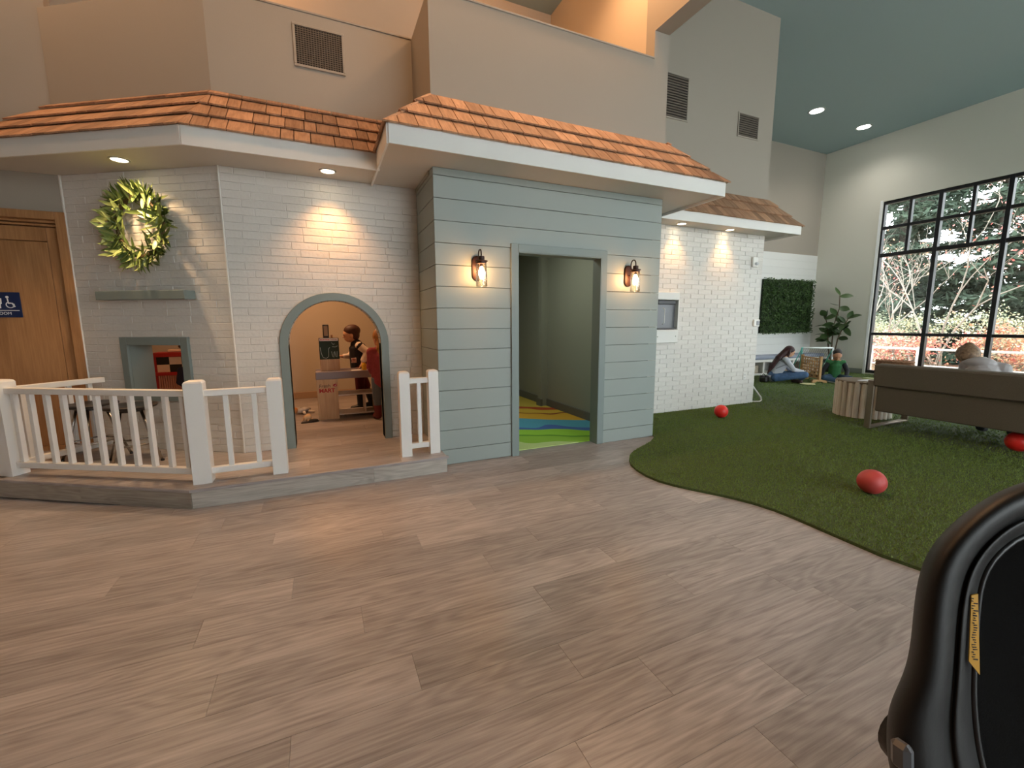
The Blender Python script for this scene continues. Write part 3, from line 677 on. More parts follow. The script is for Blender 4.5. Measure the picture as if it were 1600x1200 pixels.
ringarc(wch, .092, .118, .024, .031, 2.2, 6.6); flat(wch, [(.074, .178), (.083, .178), (.085, .14), (.112, .136), (.128, .10), (.118, .096), (.104, .127), (.078, .127)]); wch.build('wheelchair_symbol', M_SIGNW, sg)
flat(MB(), [(-.15, .062), (.15, .062), (.15, .067), (-.15, .067)]).build('rule', M_SIGNW, sg)
def text(parent, body, loc, size, mat, name='lettering', rot=(PI/2, 0, 0), extrude=.0006, shear=0, offset=0, align='LEFT'):
    c = bpy.data.curves.new(name, 'FONT'); c.body = body; c.size = size; c.extrude = extrude; c.shear = shear; c.offset = offset; c.align_x = align
    o = bpy.data.objects.new(name, c); COL.objects.link(o); c.materials.append(mat); bpy.context.view_layer.update(); me = bpy.data.meshes.new_from_object(o); me.name = name; bpy.data.objects.remove(o); q = link(name, me, mat, parent); q.location = loc; q.rotation_euler = rot; return q
text(sg, 'RESTROOM', (0, -.0135, .025), .036, M_SIGNW, align='CENTER')

# sconces
M_JAR = glass_mat('sconce_jar_glass', (1, .97, .92), .10)
M_BULB = pm('glowing_bulb', '#ffffff', .5, emit=(1.0, .72, .38), estr=60)
M_BRONZE = pm('rubbed_bronze', '#3b2219', .45, .35)
def sconce(label, x):
    t = empty('wall_sconce', (x, YM, 1.81)); tag(t, label, 'sconce', 'jar sconces beside the playroom doorway')
    pts = [(.052*math.cos(a), .186+.052*math.sin(a)) for a in [PI*i/12 for i in range(13)]]+[(.052*math.cos(a), .054+.052*math.sin(a)) for a in [PI+PI*i/12 for i in range(13)]]
    mb = MB(); mb.rings([[Vector((px*s, y, .12+(pz-.12)*s)) for px, pz in pts] for y, s in ((0, 1), (-.016, 1), (-.02, .94))]); smooth_by_angle(mb.build('backplate', M_BRONZE, t))
    MB().lathe([(.006, 0), (.006, .008), (.002, .010)], (0, -.02, .10), (0, -1, 0), 10).build('screw', M_BRONZE, t)
    yj = -.135
    arm = [(0, -.018, .12), (0, -.045, .125), (0, -.055, .16), (0, -.055, .24)]+[(0, -.095+.04*math.cos(a), .24+.045*math.sin(a)) for a in [PI*i/8 for i in range(1, 9)]]+[(0, yj, .215)]
    MB().tube(arm, .0065, 10).build('gooseneck_arm', M_BRONZE, t, True)
    smooth_by_angle(MB().lathe([(.001, .222), (.024, .220), (.030, .216), (.030, .186), (.034, .182), (.058, .178), (.058, .170), (.047, .168), (.047, .150), (.001, .150)], (0, yj, 0), n=24).build('cap', M_BRONZE, t), 35)
    MB().lathe([(.044, .154), (.050, .14), (.052, .06), (.055, -.052), (.052, -.062), (.045, -.064), (.002, -.064), (.002, -.060), (.044, -.060), (.050, -.05), (.048, .06), (.046, .138), (.041, .152)], (0, yj, 0), n=28, cap=False).build('glass_jar', M_JAR, t, True)
    MB().lathe([(.012, .15), (.013, .125)], (0, yj, 0), n=12).build('socket', M_BRONZE, t)
    MB().lathe([(.008, .126), (.014, .115), (.027, .085), (.030, .062), (.026, .042), (.015, .028), (.002, .024)], (0, yj, 0), n=18).build('bulb', M_BULB, t, True)
    l = light('sconce_lamp', 'POINT', (0, yj, .07), 55, (1, .38, .11), shadow_soft_size=.034); l.parent = t
    return t
sconce('bronze jar sconce on the shiplap between the porch and the doorway', 1.417)
sconce('bronze jar sconce on the shiplap on the turf side of the doorway', 3.235)

# water bottle filler on the turf brick wall
ft_ = empty('bottle_filler', (4.70, YC-.012, 1.10)); tag(ft_, 'white wall-mounted bottle filler with a grey recess beside the shiplap', 'bottle filler')
M_PLAST = pm('white_plastic', '#e4e2dc', .35); M_GREYR = pm('grey_recess', '#76777b', .35, .4)
b = MB(); b.cbox((-.225, -.085, 0), (.225, 0, .20), .008); b.cbox((-.225, -.085, .635), (.225, 0, .75), .008); b.cbox((-.225, -.085, .20), (-.19, 0, .635), .004); b.cbox((.2, -.085, .20), (.225, 0, .635), .004); b.build('housing', M_PLAST, ft_)
rr = MB(); rr.cbox((-.19, -.02, .20), (.2, 0, .635), .004); rr.build('recess_back', M_GREYR, ft_)
MB().cbox((-.17, -.06, .57), (.18, -.02, .63), .01).build('spout_hood', pm('dark_grey_plastic', '#4a4a4e', .4), ft_)
MB().cbox((-.18, -.08, .205), (.19, -.02, .225), .004).build('drip_tray', pm('dark_grey_plastic', '#4a4a4e', .4), ft_)
MB().tube([(-.10, -.09, .28), (-.075, -.10, .30), (-.075, -.10, .50), (-.10, -.09, .52)], .006, 8).build('grab_bar', M_PLAST, ft_, True)
for x in (-.18, .17): MB().lathe([(.008, 0), (.008, .004), (.004, .006)], (x, -.085, .10), (0, -1, 0), 10).build('screw', M_STEEL, ft_)
th = empty('thermostat', (6.72, YC-.012, 1.33)); tag(th, 'small white thermostat with a grey screen on the turf brick wall', 'thermostat')
MB().cbox((-.07, -.03, 0), (.07, 0, .12), .008).build('case', M_PLAST, th); MB().cbox((-.015, -.034, .02), (.055, -.028, .09), .002).build('screen', M_GREYR, th)
al = empty('fire_strobe', (6.575, YC-.012, 2.30)); tag(al, 'white fire alarm strobe high on the turf brick wall', 'alarm')
MB().cbox((-.06, -.035, 0), (.06, 0, .16), .01).build('case', M_PLAST, al); MB().ell((.01, -.045, .05), (.036, .028, .026)).build('strobe_lens', pm('strobe_lens', '#c9ccd0', .15), al, True)
ou = empty('wall_outlet', (6.54, YC-.012, .435)); tag(ou, 'white electrical outlet low on the turf brick wall', 'outlet')
MB().cbox((-.04, -.008, 0), (.04, 0, .12), .003).build('plate', M_PLAST, ou)
for z in (.035, .085): MB().cbox((-.016, -.011, z-.014), (.016, -.007, z+.014), .002).build('socket', pm('outlet_socket', '#c9c8c4', .4), ou)
cb_ = MB().tube([(6.82, YC+.12, .40), (6.86, YC+.08, .32), (6.92, YC+.02, .20), (6.985, YC-.02, .10), (6.99, YC-.03, .05), (6.95, YC-.03, .030), (6.86, YC, .028), (6.815, YC+.06, .028)], .012, 8).build('white_cable', M_PLAST, None, True)
tag(cb_, 'white cable loop sticking out at the foot of the turf brick wall', 'cable')

# ================================================================== TURF
edge = [(3.71, 4.04), (3.62, 3.93), (3.46, 3.81), (3.23, 3.69), (3.02, 3.585), (2.90, 3.49), (2.80, 3.38), (2.715, 3.25), (2.665, 3.10), (2.642, 2.95), (2.65, 2.80), (2.70, 2.66), (2.77, 2.53), (2.86, 2.38), (2.93, 2.25), (2.98, 2.12), (3.01, 1.98), (3.015, 1.83), (3.005, 1.65), (2.997, 1.47), (2.99, 1.30), (3.02, 1.12), (3.08, .9), (3.2, .4), (3.35, -.5), (3.5, -2), (3.5, -4.6)]
TZ0 = .020
outl = edge+[(13.26, -4.6), (13.26, 8.08), (6.81, 8.08), (6.81, 5.008), (3.71, 5.008)]
M_TURF = pm('turf_backing', '#4d5c2b', .95, var=.5, vscale=90, col2='#36441f', bump=.6, bscale=160)
tf = MB().prism([(x, y, 0) for x, y in outl], (0, 0, TZ0)).build('artificial_turf', M_TURF)
tag(tf, 'wavy-edged field of green artificial turf', 'turf', kind='stuff')
def in_poly(x, y, P):
    c = False
    for i in range(len(P)):
        (x0, y0), (x1, y1) = P[i], P[i-1]
        if (y0 > y) != (y1 > y) and x < (x1-x0)*(y-y0)/(y1-y0)+x0: c = not c
    return c
rnd = random.Random(5); gv = []; gf = []
def blades(n, x0, x1, y0, y1, h, w):
    k = 0
    while k < n:
        x, y = rnd.uniform(x0, x1), rnd.uniform(y0, y1)
        if not in_poly(x, y, outl): n -= 1; continue
        a = rnd.uniform(0, PI); lx, ly = rnd.uniform(-.6, .6)*h, rnd.uniform(-.6, .6)*h; i = len(gv); dx, dy = math.cos(a)*w, math.sin(a)*w
        gv.extend([(x-dx, y-dy, TZ0-.003), (x+dx, y+dy, TZ0-.003), (x+lx, y+ly, TZ0+h*rnd.uniform(.6, 1))]); gf.append((i, i+1, i+2)); k += 1
blades(120000, 2.6, 6.4, .6, 5.0, .016, .0032); blades(70000, 6.4, 13.2, 0, 8.0, .02, .006)
me = bpy.data.meshes.new('blades'); me.from_pydata(gv, [], gf)
M_BLADE = pm('turf_blade', '#7d9345', .7, var=.6, vscale=200, col2='#5a6c30', spec=.25)
bl = link('blades', me, M_BLADE, tf); bl['kind'] = 'stuff'

# balls
M_REDB = pm('red_rubber', '#e22b25', .38, bump=.08, bscale=500)
M_REDD = pm('dull_red_rubber', '#b8403c', .5, bump=.2, bscale=420)
def ball(label, x, y, r, mat):
    t = empty('play_ball', (x, y, TZ0+.004)); tag(t, label, 'ball', 'red playground balls')
    MB().ell((0, 0, r), r, 32, 20).build('ball_body', mat, t, True)
    MB().lathe([(.012, 0), (.012, .002), (.005, .003)], (r*.3, -r*.2, r+r*.93), (.3, -.2, .93), 10).build('valve', pm('dark_valve', '#5a1512', .5), t)
    return t
ball('bright red ball on the turf against the white brick wall', 5.26, 4.36, .095, M_REDB)
ball('dull red ball alone on the turf near the curved edge', 3.99, 1.85, .098, M_REDD)
ball('bright red ball under the brown sofa', 6.72, 1.86, .105, M_REDB)

# ================================================================== SOFA AREA
M_SOFA = pm('brown_sofa_weave', '#635849', .85, var=.2, vscale=160, bump=.3, bscale=500)
M_SOFAM = pm('sofa_metal', '#8b7d6e', .35, .7)
so = empty('sofa', (6.95, 1.98, TZ0)); tag(so, 'brown woven bench sofa seen from behind on metal sled legs', 'sofa')
def sb(name, lo, hi, mat, c, M=None): return MB().cbox(lo, hi, c, M).build(name, mat, so)
Mt = Matrix.Translation((-.43, 0, .56)) @ Matrix.Rotation(math.radians(-4), 4, 'Y')
sb('back_cushion', (-.06, -1.2, 0), (.09, 1.13, .285), M_SOFA, .02, Mt)
sb('back_panel', (-.445, -1.2, .235), (-.36, 1.10, .575), M_SOFA, .012)
sb('seat_base', (-.36, -1.2, .24), (.42, 1.10, .33), M_SOFA, .012)
sb('seat_cushion', (-.36, -1.18, .33), (.44, -.05, .44), M_SOFA, .03); sb('seat_cushion', (-.36, -.03, .33), (.44, 1.08, .44), M_SOFA, .03)
for y in (1.155, -1.26):
    for nm, lo, hi in (('leg', (-.47, y-.035, 0), (-.435, y+.035, .60)), ('leg', (.43, y-.035, 0), (.465, y+.035, .60)), ('sled_foot', (-.435, y-.035, 0), (.43, y+.035, .028)), ('arm_rest', (-.47, y-.04, .60), (.465, y+.04, .63))): sb(nm, lo, hi, M_SOFAM, .004)
# stump side table
M_STUMP = wood_mat('whitewashed_log', '#e4dacb', '#b3a593', 2, .1, .7, .6, .8)
st = empty('stump_table', (7.30, 3.62, TZ0)); tag(st, 'round whitewashed slat side table beside the sofa end', 'side table')
MB().lathe([(.001, 0), (.31, 0), (.31, .50), (.001, .50)], (0, 0, 0), n=36).build('core', pm('stump_core', '#8a7c69', .8), st)
for i in range(26):
    a = 2*PI*i/26; r = .315+random.uniform(-.006, .008); w = .315*PI/26*.93
    M = Matrix.Rotation(a, 4, 'Z') @ Matrix.Translation((r, 0, 0)); mb = MB()
    mb.rings([[M @ Vector((x, y, z)) for x, y in ((-.02, -w), (.014, -w*.92), (.028, -w*.4), (.028, w*.4), (.014, w*.92), (-.02, w))] for z in (.004, random.uniform(.515, .53))])
    mb.build('slat', M_STUMP, st)
MB().lathe([(.001, .50), (.335, .50), (.34, .508), (.34, .522), (.335, .53), (.001, .53)], (0, 0, 0), n=40).build('table_top', pm('stump_top', '#7b6a57', .7), st)
pp = MB().cbox((7.12, 3.42, .552), (7.38, 3.62, .557), .001, None); tag(pp.build('paper_sheet', M_SIGNW), 'white sheet of paper lying on the round side table', 'paper')
pb = MB().cbox((7.38, 3.50, .552), (7.52, 3.70, .570), .003, None); tag(pb.build('picture_book', pm('pale_green_cover', '#a9b77f', .5)), 'pale green book lying on the round side table', 'book')
# wicker basket by the window
bk = empty('wicker_basket', (12.85, 5.78, TZ0)); tag(bk, 'low brown wicker basket standing at the window behind the sofa', 'basket')
M_WICK = pm('wicker', '#94684a', .8, var=.4, vscale=60)
for i in range(7):
    z = .05+i*.06; MB().tube([(.2*math.cos(a), .36*math.sin(a), z+.008*math.sin(a*24+i*PI)) for a in [2*PI*k/96 for k in range(96)]], .03, 6, closed=True).build('wicker_coil', M_WICK, bk, True)
MB().lathe([(.001, .01), (.19, .01), (.19, .03), (.001, .03)], (0, 0, 0), n=24).build('basket_base', M_WICK, bk)
# bench along the back wall with cushion
M_CUSH = pm('grey_blue_cushion', '#8d94a3', .8, bump=.1, bscale=200); M_BENW = pm('bench_white', '#dedcd6', .5)
bn = empty('bench', (11.4, 7.82, TZ0)); tag(bn, 'long white open-front bench against the white board wall', 'bench')
MB().cbox((-4.4, -.25, .34), (1.85, .25, .40), .005).build('bench_top', M_BENW, bn)
MB().cbox((-4.4, -.24, .0), (1.85, .25, .05), .004).build('bench_plinth', M_BENW, bn)
MB().cbox((-4.4, .21, .05), (1.85, .25, .34), .003).build('back_panel', pm('bench_back', '#a9aaa6', .7), bn)
for x in (-4.38, -3.2, -2.0, -.8, .4, 1.6): MB().cbox((x-.02, -.24, .05), (x+.05, .21, .34), .003).build('divider', M_BENW, bn)
for i, (a, b) in enumerate(((7.02, 9.05), (9.07, 11.1), (11.12, 13.2))):
    tag(MB().cbox((a, 7.60, .422), (b, 8.06, .515), .025).build('bench_cushion', M_CUSH), ('grey-blue bench cushion hidden behind the brick wall', 'grey-blue bench cushion behind the seated person in jeans', 'grey-blue bench cushion behind the toy goal')[i], 'cushion', 'cushions on the long bench')
for i, (x, c, lb) in enumerate(((10.35, '#c7b9a4', 'beige storage bin inside the bench behind the long-haired person'), (11.55, '#b9a78f', 'tan storage bin inside the bench behind the wooden game'), (12.35, '#a89a86', 'brown storage bin inside the bench near the plant'))):
    e = empty('storage_bin', (x, 7.80, TZ0+.05)); tag(e, lb, 'storage bin', 'bins under the bench'); m = pm('bin_%d' % i, c, .8, var=.3, vscale=30)
    for lo, hi in (((-.16, -.15, 0), (.16, .15, .01)), ((-.16, -.15, 0), (.16, -.14, .2)), ((-.16, .14, 0), (.16, .15, .2)), ((-.16, -.15, 0), (-.15, .15, .2)), ((.15, -.15, 0), (.16, .15, .2))): MB().cbox(lo, hi, .002).build('bin_panel', m, e)
# hedge panel on the back wall
hd = empty('hedge_panel', (12.05, 8.078, 1.09)); tag(hd, 'dark green artificial hedge panel mounted on the white board wall', 'hedge panel')
MB().box((-1.07, -.03, .02), (1.07, 0, 1.47)).build('backing', pm('hedge_back', '#16200f', .9), hd)
rnd = random.Random(31); vs = []; fs = []
for i in range(9000):
    x, z = rnd.uniform(-1.09, 1.09), rnd.uniform(0, 1.49); y = -.03-rnd.uniform(0, .06); L = rnd.uniform(.03, .055); w = L*.3
    d = Vector((rnd.uniform(-1, 1), rnd.uniform(-.9, .1), rnd.uniform(-.8, 1))).normalized(); s = d.cross(Vector((rnd.uniform(-1, 1), rnd.uniform(-1, 1), rnd.uniform(-1, 1)))).normalized(); p = Vector((x, y, z)); k = len(vs)
    vs += [p, p+d*L*.5+s*w, p+d*L, p+d*L*.5-s*w]; fs.append((k, k+1, k+2, k+3))
me = bpy.data.meshes.new('leaf_mass'); me.from_pydata(vs, [], fs); link('leaf_mass', me, pm('hedge_leaf', '#4f6e35', .5, var=.6, vscale=25, col2='#2b431d'), hd)['kind'] = 'stuff'
# potted fig in the corner
pl_ = empty('potted_fig', (12.95, 7.28, TZ0)); tag(pl_, 'tall leggy fig plant in a dark pot in the corner beside the window', 'potted plant')
MB().lathe([(.001, 0), (.13, 0), (.17, .30), (.18, .34), (.165, .34), (.155, .30), (.001, .29)], (0, 0, 0), n=24).build('pot', pm('dark_pot', '#3a3733', .6), pl_, True)
M_STEM = pm('fig_stem', '#5a4a35', .8); M_FIG = pm('fig_leaf', '#41582f', .4, rand=.3)
stems = [[(0, 0, .29), (.0, .02, .8), (-.03, .0, 1.3), (0, -.08, 1.75), (.0, -.06, 2.1)], [(0, .03, .29), (-.04, .10, .8), (.0, .16, 1.2), (0, .26, 1.55)], [(.02, -.03, .29), (.02, -.1, .9), (0, -.22, 1.25), (0, -.34, 1.5)]]
for s in stems: MB().tube(s, [.018]*2+[.012]*(len(s)-2), 8).build('stem', M_STEM, pl_, True)
FL = [leaf_mesh('leaf', .26, .17, .25), leaf_mesh('leaf', .30, .15, -.2), leaf_mesh('leaf', .22, .15, .4)]
for m in FL: m.materials.append(M_FIG)
rnd = random.Random(8); spots = []
for s in stems:
    for i in range(13):
        t = rnd.uniform(.35, 1)*(len(s)-1); k = min(int(t), len(s)-2); p = Vector(s[k]).lerp(Vector(s[k+1]), t-k); spots.append(p)
for p in spots+[Vector((0, .1, z)) for z in (.85, 1.0, 1.1, 1.2, .95, 1.05)]:
    a = rnd.uniform(0, 2*PI); d = Vector((math.cos(a)*.4-.2, math.sin(a), rnd.uniform(-.4, .7))).normalized(); n = Vector((rnd.uniform(-1, .2), rnd.uniform(-.5, .5), rnd.uniform(.1, 1))); n = (n-d*n.dot(d)).normalized()
    if (p+d*.3).x > .24: d.x = -abs(d.x); d.normalize(); n = (n-d*n.dot(d)).normalized()
    link('leaf', FL[rnd.randrange(3)], None, pl_, Matrix.Translation(p) @ Matrix((d, n.cross(d), n)).transposed().to_4x4())

# giant four-in-a-row game
gm = empty('disc_drop_game', (10.40, 6.07, TZ0), math.radians(60)); tag(gm, 'oversized wooden drop-disc game standing on the turf between the two players', 'game')
M_GAME = wood_mat('game_wood', '#c79a5f', '#a37844', 0, .06, .5, .5, .7); M_HOLE = pm('game_hole', '#5b3a22', .8)
for x in (-.02, .72):
    MB().cbox((x-.03, -.025, .06), (x+.03, .025, .60), .004).build('upright', M_GAME, gm)
    mb = MB(); mb.prism([(x-.03, -.16, 0), (x-.03, -.09, 0), (x-.03, -.06, .03), (x-.03, .06, .03), (x-.03, .09, 0), (x-.03, .16, 0), (x-.03, .15, .07), (x-.03, -.15, .07)], (.06, 0, 0)); mb.build('foot', M_GAME, gm)
for i in range(7): MB().cbox((.01, -.02, .085+i*.075), (.69, .02, .085+i*.075+.028), .003).build('slat', M_GAME, gm)
for i in range(8): MB().cbox((.01+i*.0955, -.014, .085), (.025+i*.0955, .014, .56), .002).build('divider', M_GAME, gm)
gi = MB()
for r, c, k in ((0, 0, 0), (0, 1, 1), (0, 2, 0), (0, 3, 1), (1, 1, 0), (1, 2, 1), (0, 5, 0), (2, 1, 1)):
    MB().lathe([(.001, -.006), (.034, -.006), (.034, .006), (.001, .006)], (.067+c*.0955, 0, .150+r*.075), (0, 1, 0), 18).build('disc', (M_HOLE, M_GAME)[k], gm)
pt = MB().lathe([(.001, 0), (.13, .004), (.15, .014), (.145, .018), (.12, .010), (.001, .008)], (9.86, 5.98, TZ0+.004), n=28).build('flying_disc', pm('cream_plastic', '#e3d9a4', .4), None, True)
tag(pt, 'cream flying disc lying on the turf in front of the sneakers', 'flying disc')
# toy goal
gl = empty('toy_goal', (11.35, 6.72, TZ0), math.radians(-26)); tag(gl, 'small toy soccer goal with a white and turquoise pipe frame and net', 'goal')
M_PIPEW = pm('goal_white', '#e9eeee', .35); M_PIPET = pm('goal_turquoise', '#5fb9ad', .35); M_NET = pm('goal_net', '#3c3f45', .8)
MB().tube([(-.36, 0, .74), (.36, 0, .74)], .02, 10).build('crossbar', M_PIPEW, gl, True)
for x in (-.38, .38):
    MB().tube([(x*.947, 0, .74), (x, 0, .735), (x, 0, .70), (x, 0, .02)], .02, 10).build('post', M_PIPET if x < 0 else M_PIPEW, gl, True)
    MB().tube([(x, 0, .02), (x, .45, .02)], .016, 8).build('ground_bar', M_PIPET, gl, True); MB().tube([(x, 0, .72), (x, .45, .02)], .012, 8).build('stay', M_PIPET, gl, True)
MB().tube([(-.38, .45, .02), (.38, .45, .02)], .016, 8).build('ground_bar', M_PIPET, gl, True)
nt = MB()
for i in range(15): x = -.37+.74*i/14; nt.tube([(x, .01, .72), (x, .45, .03)], .0025, 4)
for i in range(11): t = i/10; nt.tube([(-.37, .01+.44*t, .72-.69*t), (.37, .01+.44*t, .72-.69*t)], .0025, 4)
for x in (-.37, .37):
    for i in range(1, 7): nt.tube([(x, .44*i/7, .72-.69*i/7), (x, .44*i/7, .03)], .0025, 4)
nt.build('net', M_NET, gl)['kind'] = 'stuff'

# ================================================================== PLAYHOUSE CONTENTS
M_OAK = wood_mat('pale_oak_toy', '#d2ab80', '#b58c60', 2, .04, .5, .4, .7); M_GREYT = pm('mauve_grey_board', '#8c8286', .5); M_SHELFW = pm('pale_shelf', '#d9d2cf', .5)
ms = empty('toy_market_stand', (.26, 6.05, PZ)); tag(ms, 'toy market stand with chalkboard tower and grey counter inside the arch', 'toy stand')
def mp(name, lo, hi, mat, c=.003): return MB().cbox(lo, hi, c).build(name, mat, ms, fix=False)
mp('front_panel', (-.36, 0, 0), (-.105, .02, .535), M_OAK); mp('side_panel', (-.36, .02, 0), (-.34, .38, .535), M_OAK); mp('side_panel', (.36, .02, 0), (.38, .38, .535), M_OAK); mp('inner_panel', (-.125, .02, 0), (-.105, .38, .535), M_OAK)
mp('counter_front', (-.365, -.012, .535), (.40, .012, .632), M_GREYT); mp('counter_top', (-.365, .012, .60), (.40, .40, .618), M_GREYT); mp('counter_back', (-.365, .38, .535), (.40, .40, .632), M_GREYT)
mp('shelf', (-.105, .0, .305), (.36, .38, .32), M_SHELFW); mp('shelf', (-.105, .0, .045), (.36, .38, .06), M_SHELFW); mp('shelf_divider', (.225, .0, .06), (.238, .36, .305), M_SHELFW)
tw = mp('register_tower', (-.302, .30, .618), (-.052, .38, 1.06), M_OAK)
mp('chalkboard', (-.302, .288, .775), (-.052, .30, 1.018), pm('chalkboard_green', '#24382f', .8)); mp('header_sign', (-.302, .284, 1.018), (-.052, .30, 1.066), pm('dark_header', '#2a2020', .6)); mp('header_label', (-.292, .280, 1.024), (-.062, .285, 1.058), M_SIGNW, .001)
ck = MB(); M_CHALK = pm('chalk', '#b9c4be', .9)
for pts in ([(-.29, .94), (-.28, .86), (-.26, .80), (-.22, .79), (-.19, .81), (-.185, .92), (-.17, .935)], [(-.15, .88), (-.14, .81), (-.125, .80), (-.12, .87), (-.11, .88), (-.10, .81), (-.085, .80), (-.08, .88)], [(-.145, 1.0), (-.125, .975), (-.105, .985)], [(-.14, .945), (-.10, .94), (-.07, .955)]):
    ck.tube([(x, .287, z) for x, z in pts], .0028, 5)
ck.build('chalk_drawing', M_CHALK, ms)
M_REDP = pm('red_print', '#b3201c', .5); M_INK = pm('dark_print', '#3a2f2b', .6)
for nm, x0, x1, n, m in (('header_print', -.285, -.165, 9, M_REDP), ('header_print', -.155, -.072, 8, pm('faint_print', '#b07a70', .6))):
    hp = MB()
    for i in range(n): w = (x1-x0)/n; flat(hp, [(x0+i*w, 1.034), (x0+i*w+w*.72, 1.034), (x0+i*w+w*.72, 1.049), (x0+i*w, 1.049)], .2785, .2799)
    hp.build(nm, m, ms)
text(ms, 'Fresh', (-.335, -.0012, .428), .062, M_INK, shear=.15); text(ms, 'MART', (-.335, -.0012, .362), .072, M_REDP, offset=.0025)
ap = MB(); disc(ap, -.146, .452, .017, -.0025, -.0005); disc(ap, -.132, .452, .017, -.0025, -.0005); flat(ap, [(-.139, .468), (-.134, .482), (-.130, .480), (-.135, .467)], -.0025, -.0005); flat(ap, [(-.130, .476), (-.115, .486), (-.120, .474)], -.0025, -.0005); ap.build('apple_logo', M_REDP, ms)
ml = MB(); [disc(ml, x, z, .004, -.0035, -.0024) for x, z in ((-.139, .445), (-.128, .455))]; ml.build('apple_highlight', M_SIGNW, ms)
cr = empty('toy_card_reader', (.28, 6.39, PZ+1.062)); tag(cr, 'tall dark toy card reader with a beige face on the market stand tower', 'toy')
MB().cbox((-.265, -.012, 0), (-.188, .012, .185), .008).build('case', pm('dark_toy', '#2b2320', .5), cr); MB().cbox((-.252, -.015, .03), (-.201, -.011, .165), .004).build('face', pm('beige_face', '#a98f72', .6), cr)
cn = MB().lathe([(.001, 0), (.014, 0), (.014, .04), (.001, .042)], (.125, 6.39, PZ+1.063), n=14).build('toy_can', pm('tan_toy', '#a67f5c', .6)); tag(cn, 'tiny tan toy cup on the market stand tower', 'toy')
bo = empty('toy_bottle', (.505, 6.14, PZ+.620)); tag(bo, 'yellow toy bottle with a white cap on the grey counter', 'bottle')
MB().lathe([(.001, 0), (.032, 0), (.034, .01), (.034, .075), (.024, .095), (.013, .105), (.013, .115), (.001, .115)], (0, 0, 0), n=18).build('body', pm('yellow_plastic', '#e0b32a', .35), bo, True)
MB().lathe([(.001, .112), (.017, .112), (.017, .14), (.001, .14)], (0, 0, 0), n=14).build('cap', M_SIGNW, bo)
tray = MB().cbox((.34, 6.12, PZ+.620), (.46, 6.22, PZ+.628), .002).build('paper_pad', M_SIGNW); tag(tray, 'white paper pad on the grey counter beside the yellow bottle', 'paper')
# floor toys
pc = empty('plush_cow', (-.30, 6.62, PZ), .6); tag(pc, 'black, white and tan plush toy lying on the playhouse floor', 'plush toy')
mb = MB(); mb.ell((0, 0, .05), (.11, .06, .05)); mb.build('body', pm('plush_black', '#1c1a19', .95, var=.9, vscale=9, col2='#d8cfc2'), pc, True)
MB().ell((-.12, .02, .06), (.05, .045, .045)).build('head', pm('plush_tan', '#b9824f', .95), pc, True)
for x, y in ((.08, .07), (.08, -.06), (-.05, .08), (-.04, -.07)): MB().caps((x*.7, y*.7, .03), (x*1.2, y*1.5, .022), .022, .018).build('leg', pm('plush_white', '#d8cfc2', .95), pc, True)
p2 = empty('plush_lamb', (-.235, 6.06, PZ), 1.0); tag(p2, 'small cream plush toy on the playhouse floor near the arch', 'plush toy')
MB().ell((0, 0, .045), (.06, .045, .045)).build('body', pm('plush_cream', '#d9b88f', .95), p2, True); MB().ell((.05, .02, .06), .03).build('head', pm('plush_cream', '#d9b88f', .95), p2, True)
for x, y in ((.03, .045), (.03, -.045), (-.04, .04), (-.04, -.04)): MB().ell((x, y, .016), .016).build('paw', pm('plush_cream', '#d9b88f', .95), p2, True)
sh = empty('dark_slipper', (-.075, 6.0, PZ), .25); tag(sh, 'flat dark slipper lying at the foot of the market stand', 'slipper')
MB().prism([(-.12+.1*math.cos(a)*(1 if math.cos(a) > 0 else 1.2), .038*math.sin(a), .0) for a in [2*PI*i/20 for i in range(20)]], (0, 0, .012)).build('sole', pm('slipper_dark', '#221f1d', .8), sh)
MB().ell((-.09, 0, .018), (.06, .036, .022)).build('upper', pm('slipper_dark', '#221f1d', .8), sh, True)
tag(MB().ell((.235, 6.24, PZ+.022), .021, 18, 12).build('toy_ball', pm('green_toy', '#4f7d57', .5), None, True), 'tiny green toy ball under the market stand shelf', 'ball')
# red play kitchen seen through the pass-through
pk = empty('play_kitchen', (-1.83, 7.02, PZ)); tag(pk, 'red play kitchen with black and white doors seen through the pass-through', 'play kitchen')
M_RED = pm('kitchen_red', '#a31f1c', .4); M_KW = pm('kitchen_white', '#e3c9ad', .5); M_KB = pm('kitchen_black', '#1b1718', .4)
def kp(name, lo, hi, mat, c=.003): return MB().cbox(lo, hi, c).build(name, mat, pk, fix=False)
kp('side_panel', (-.22, 0, 0), (-.18, .3, .87), M_RED); kp('side_panel', (.36, 0, 0), (.40, .3, .87), M_RED); kp('top_rail', (-.23, -.02, .83), (.41, .3, .885), M_RED); kp('shelf_rail', (-.22, -.03, .585), (.40, .3, .625), M_RED); kp('back_panel', (-.18, .28, 0), (.36, .3, .87), M_KW)
for i in range(4):
    for j in range(2): kp('door_square', (-.178+i*.135, 0, .628+j*.101), (-.045+i*.135, .012, .727+j*.101), (M_KB, M_KW)[(i+j+1) % 2], .002)
for i in range(22): kp('beadboard_slat', (-.178+i*.0245, 0, .02), (-.158+i*.0245, .012, .583), pm('kitchen_pink', '#c08a76', .6), .002)
tag(MB().cbox((-1.9, 7.1, PZ+.892), (-1.52, 7.25, PZ+.92), .006).build('serving_tray', M_KW), 'cream tray on top of the red play kitchen', 'tray')
po = empty('toy_pot', (-1.735, 7.18, PZ+.922)); tag(po, 'dark brown toy pot on the tray of the play kitchen', 'pot')
MB().ell((0, 0, .038), (.065, .065, .038)).build('pot_body', pm('pot_brown', '#3a2016', .4), po, True); MB().ell((0, 0, .082), .01).build('knob', M_KB, po, True)
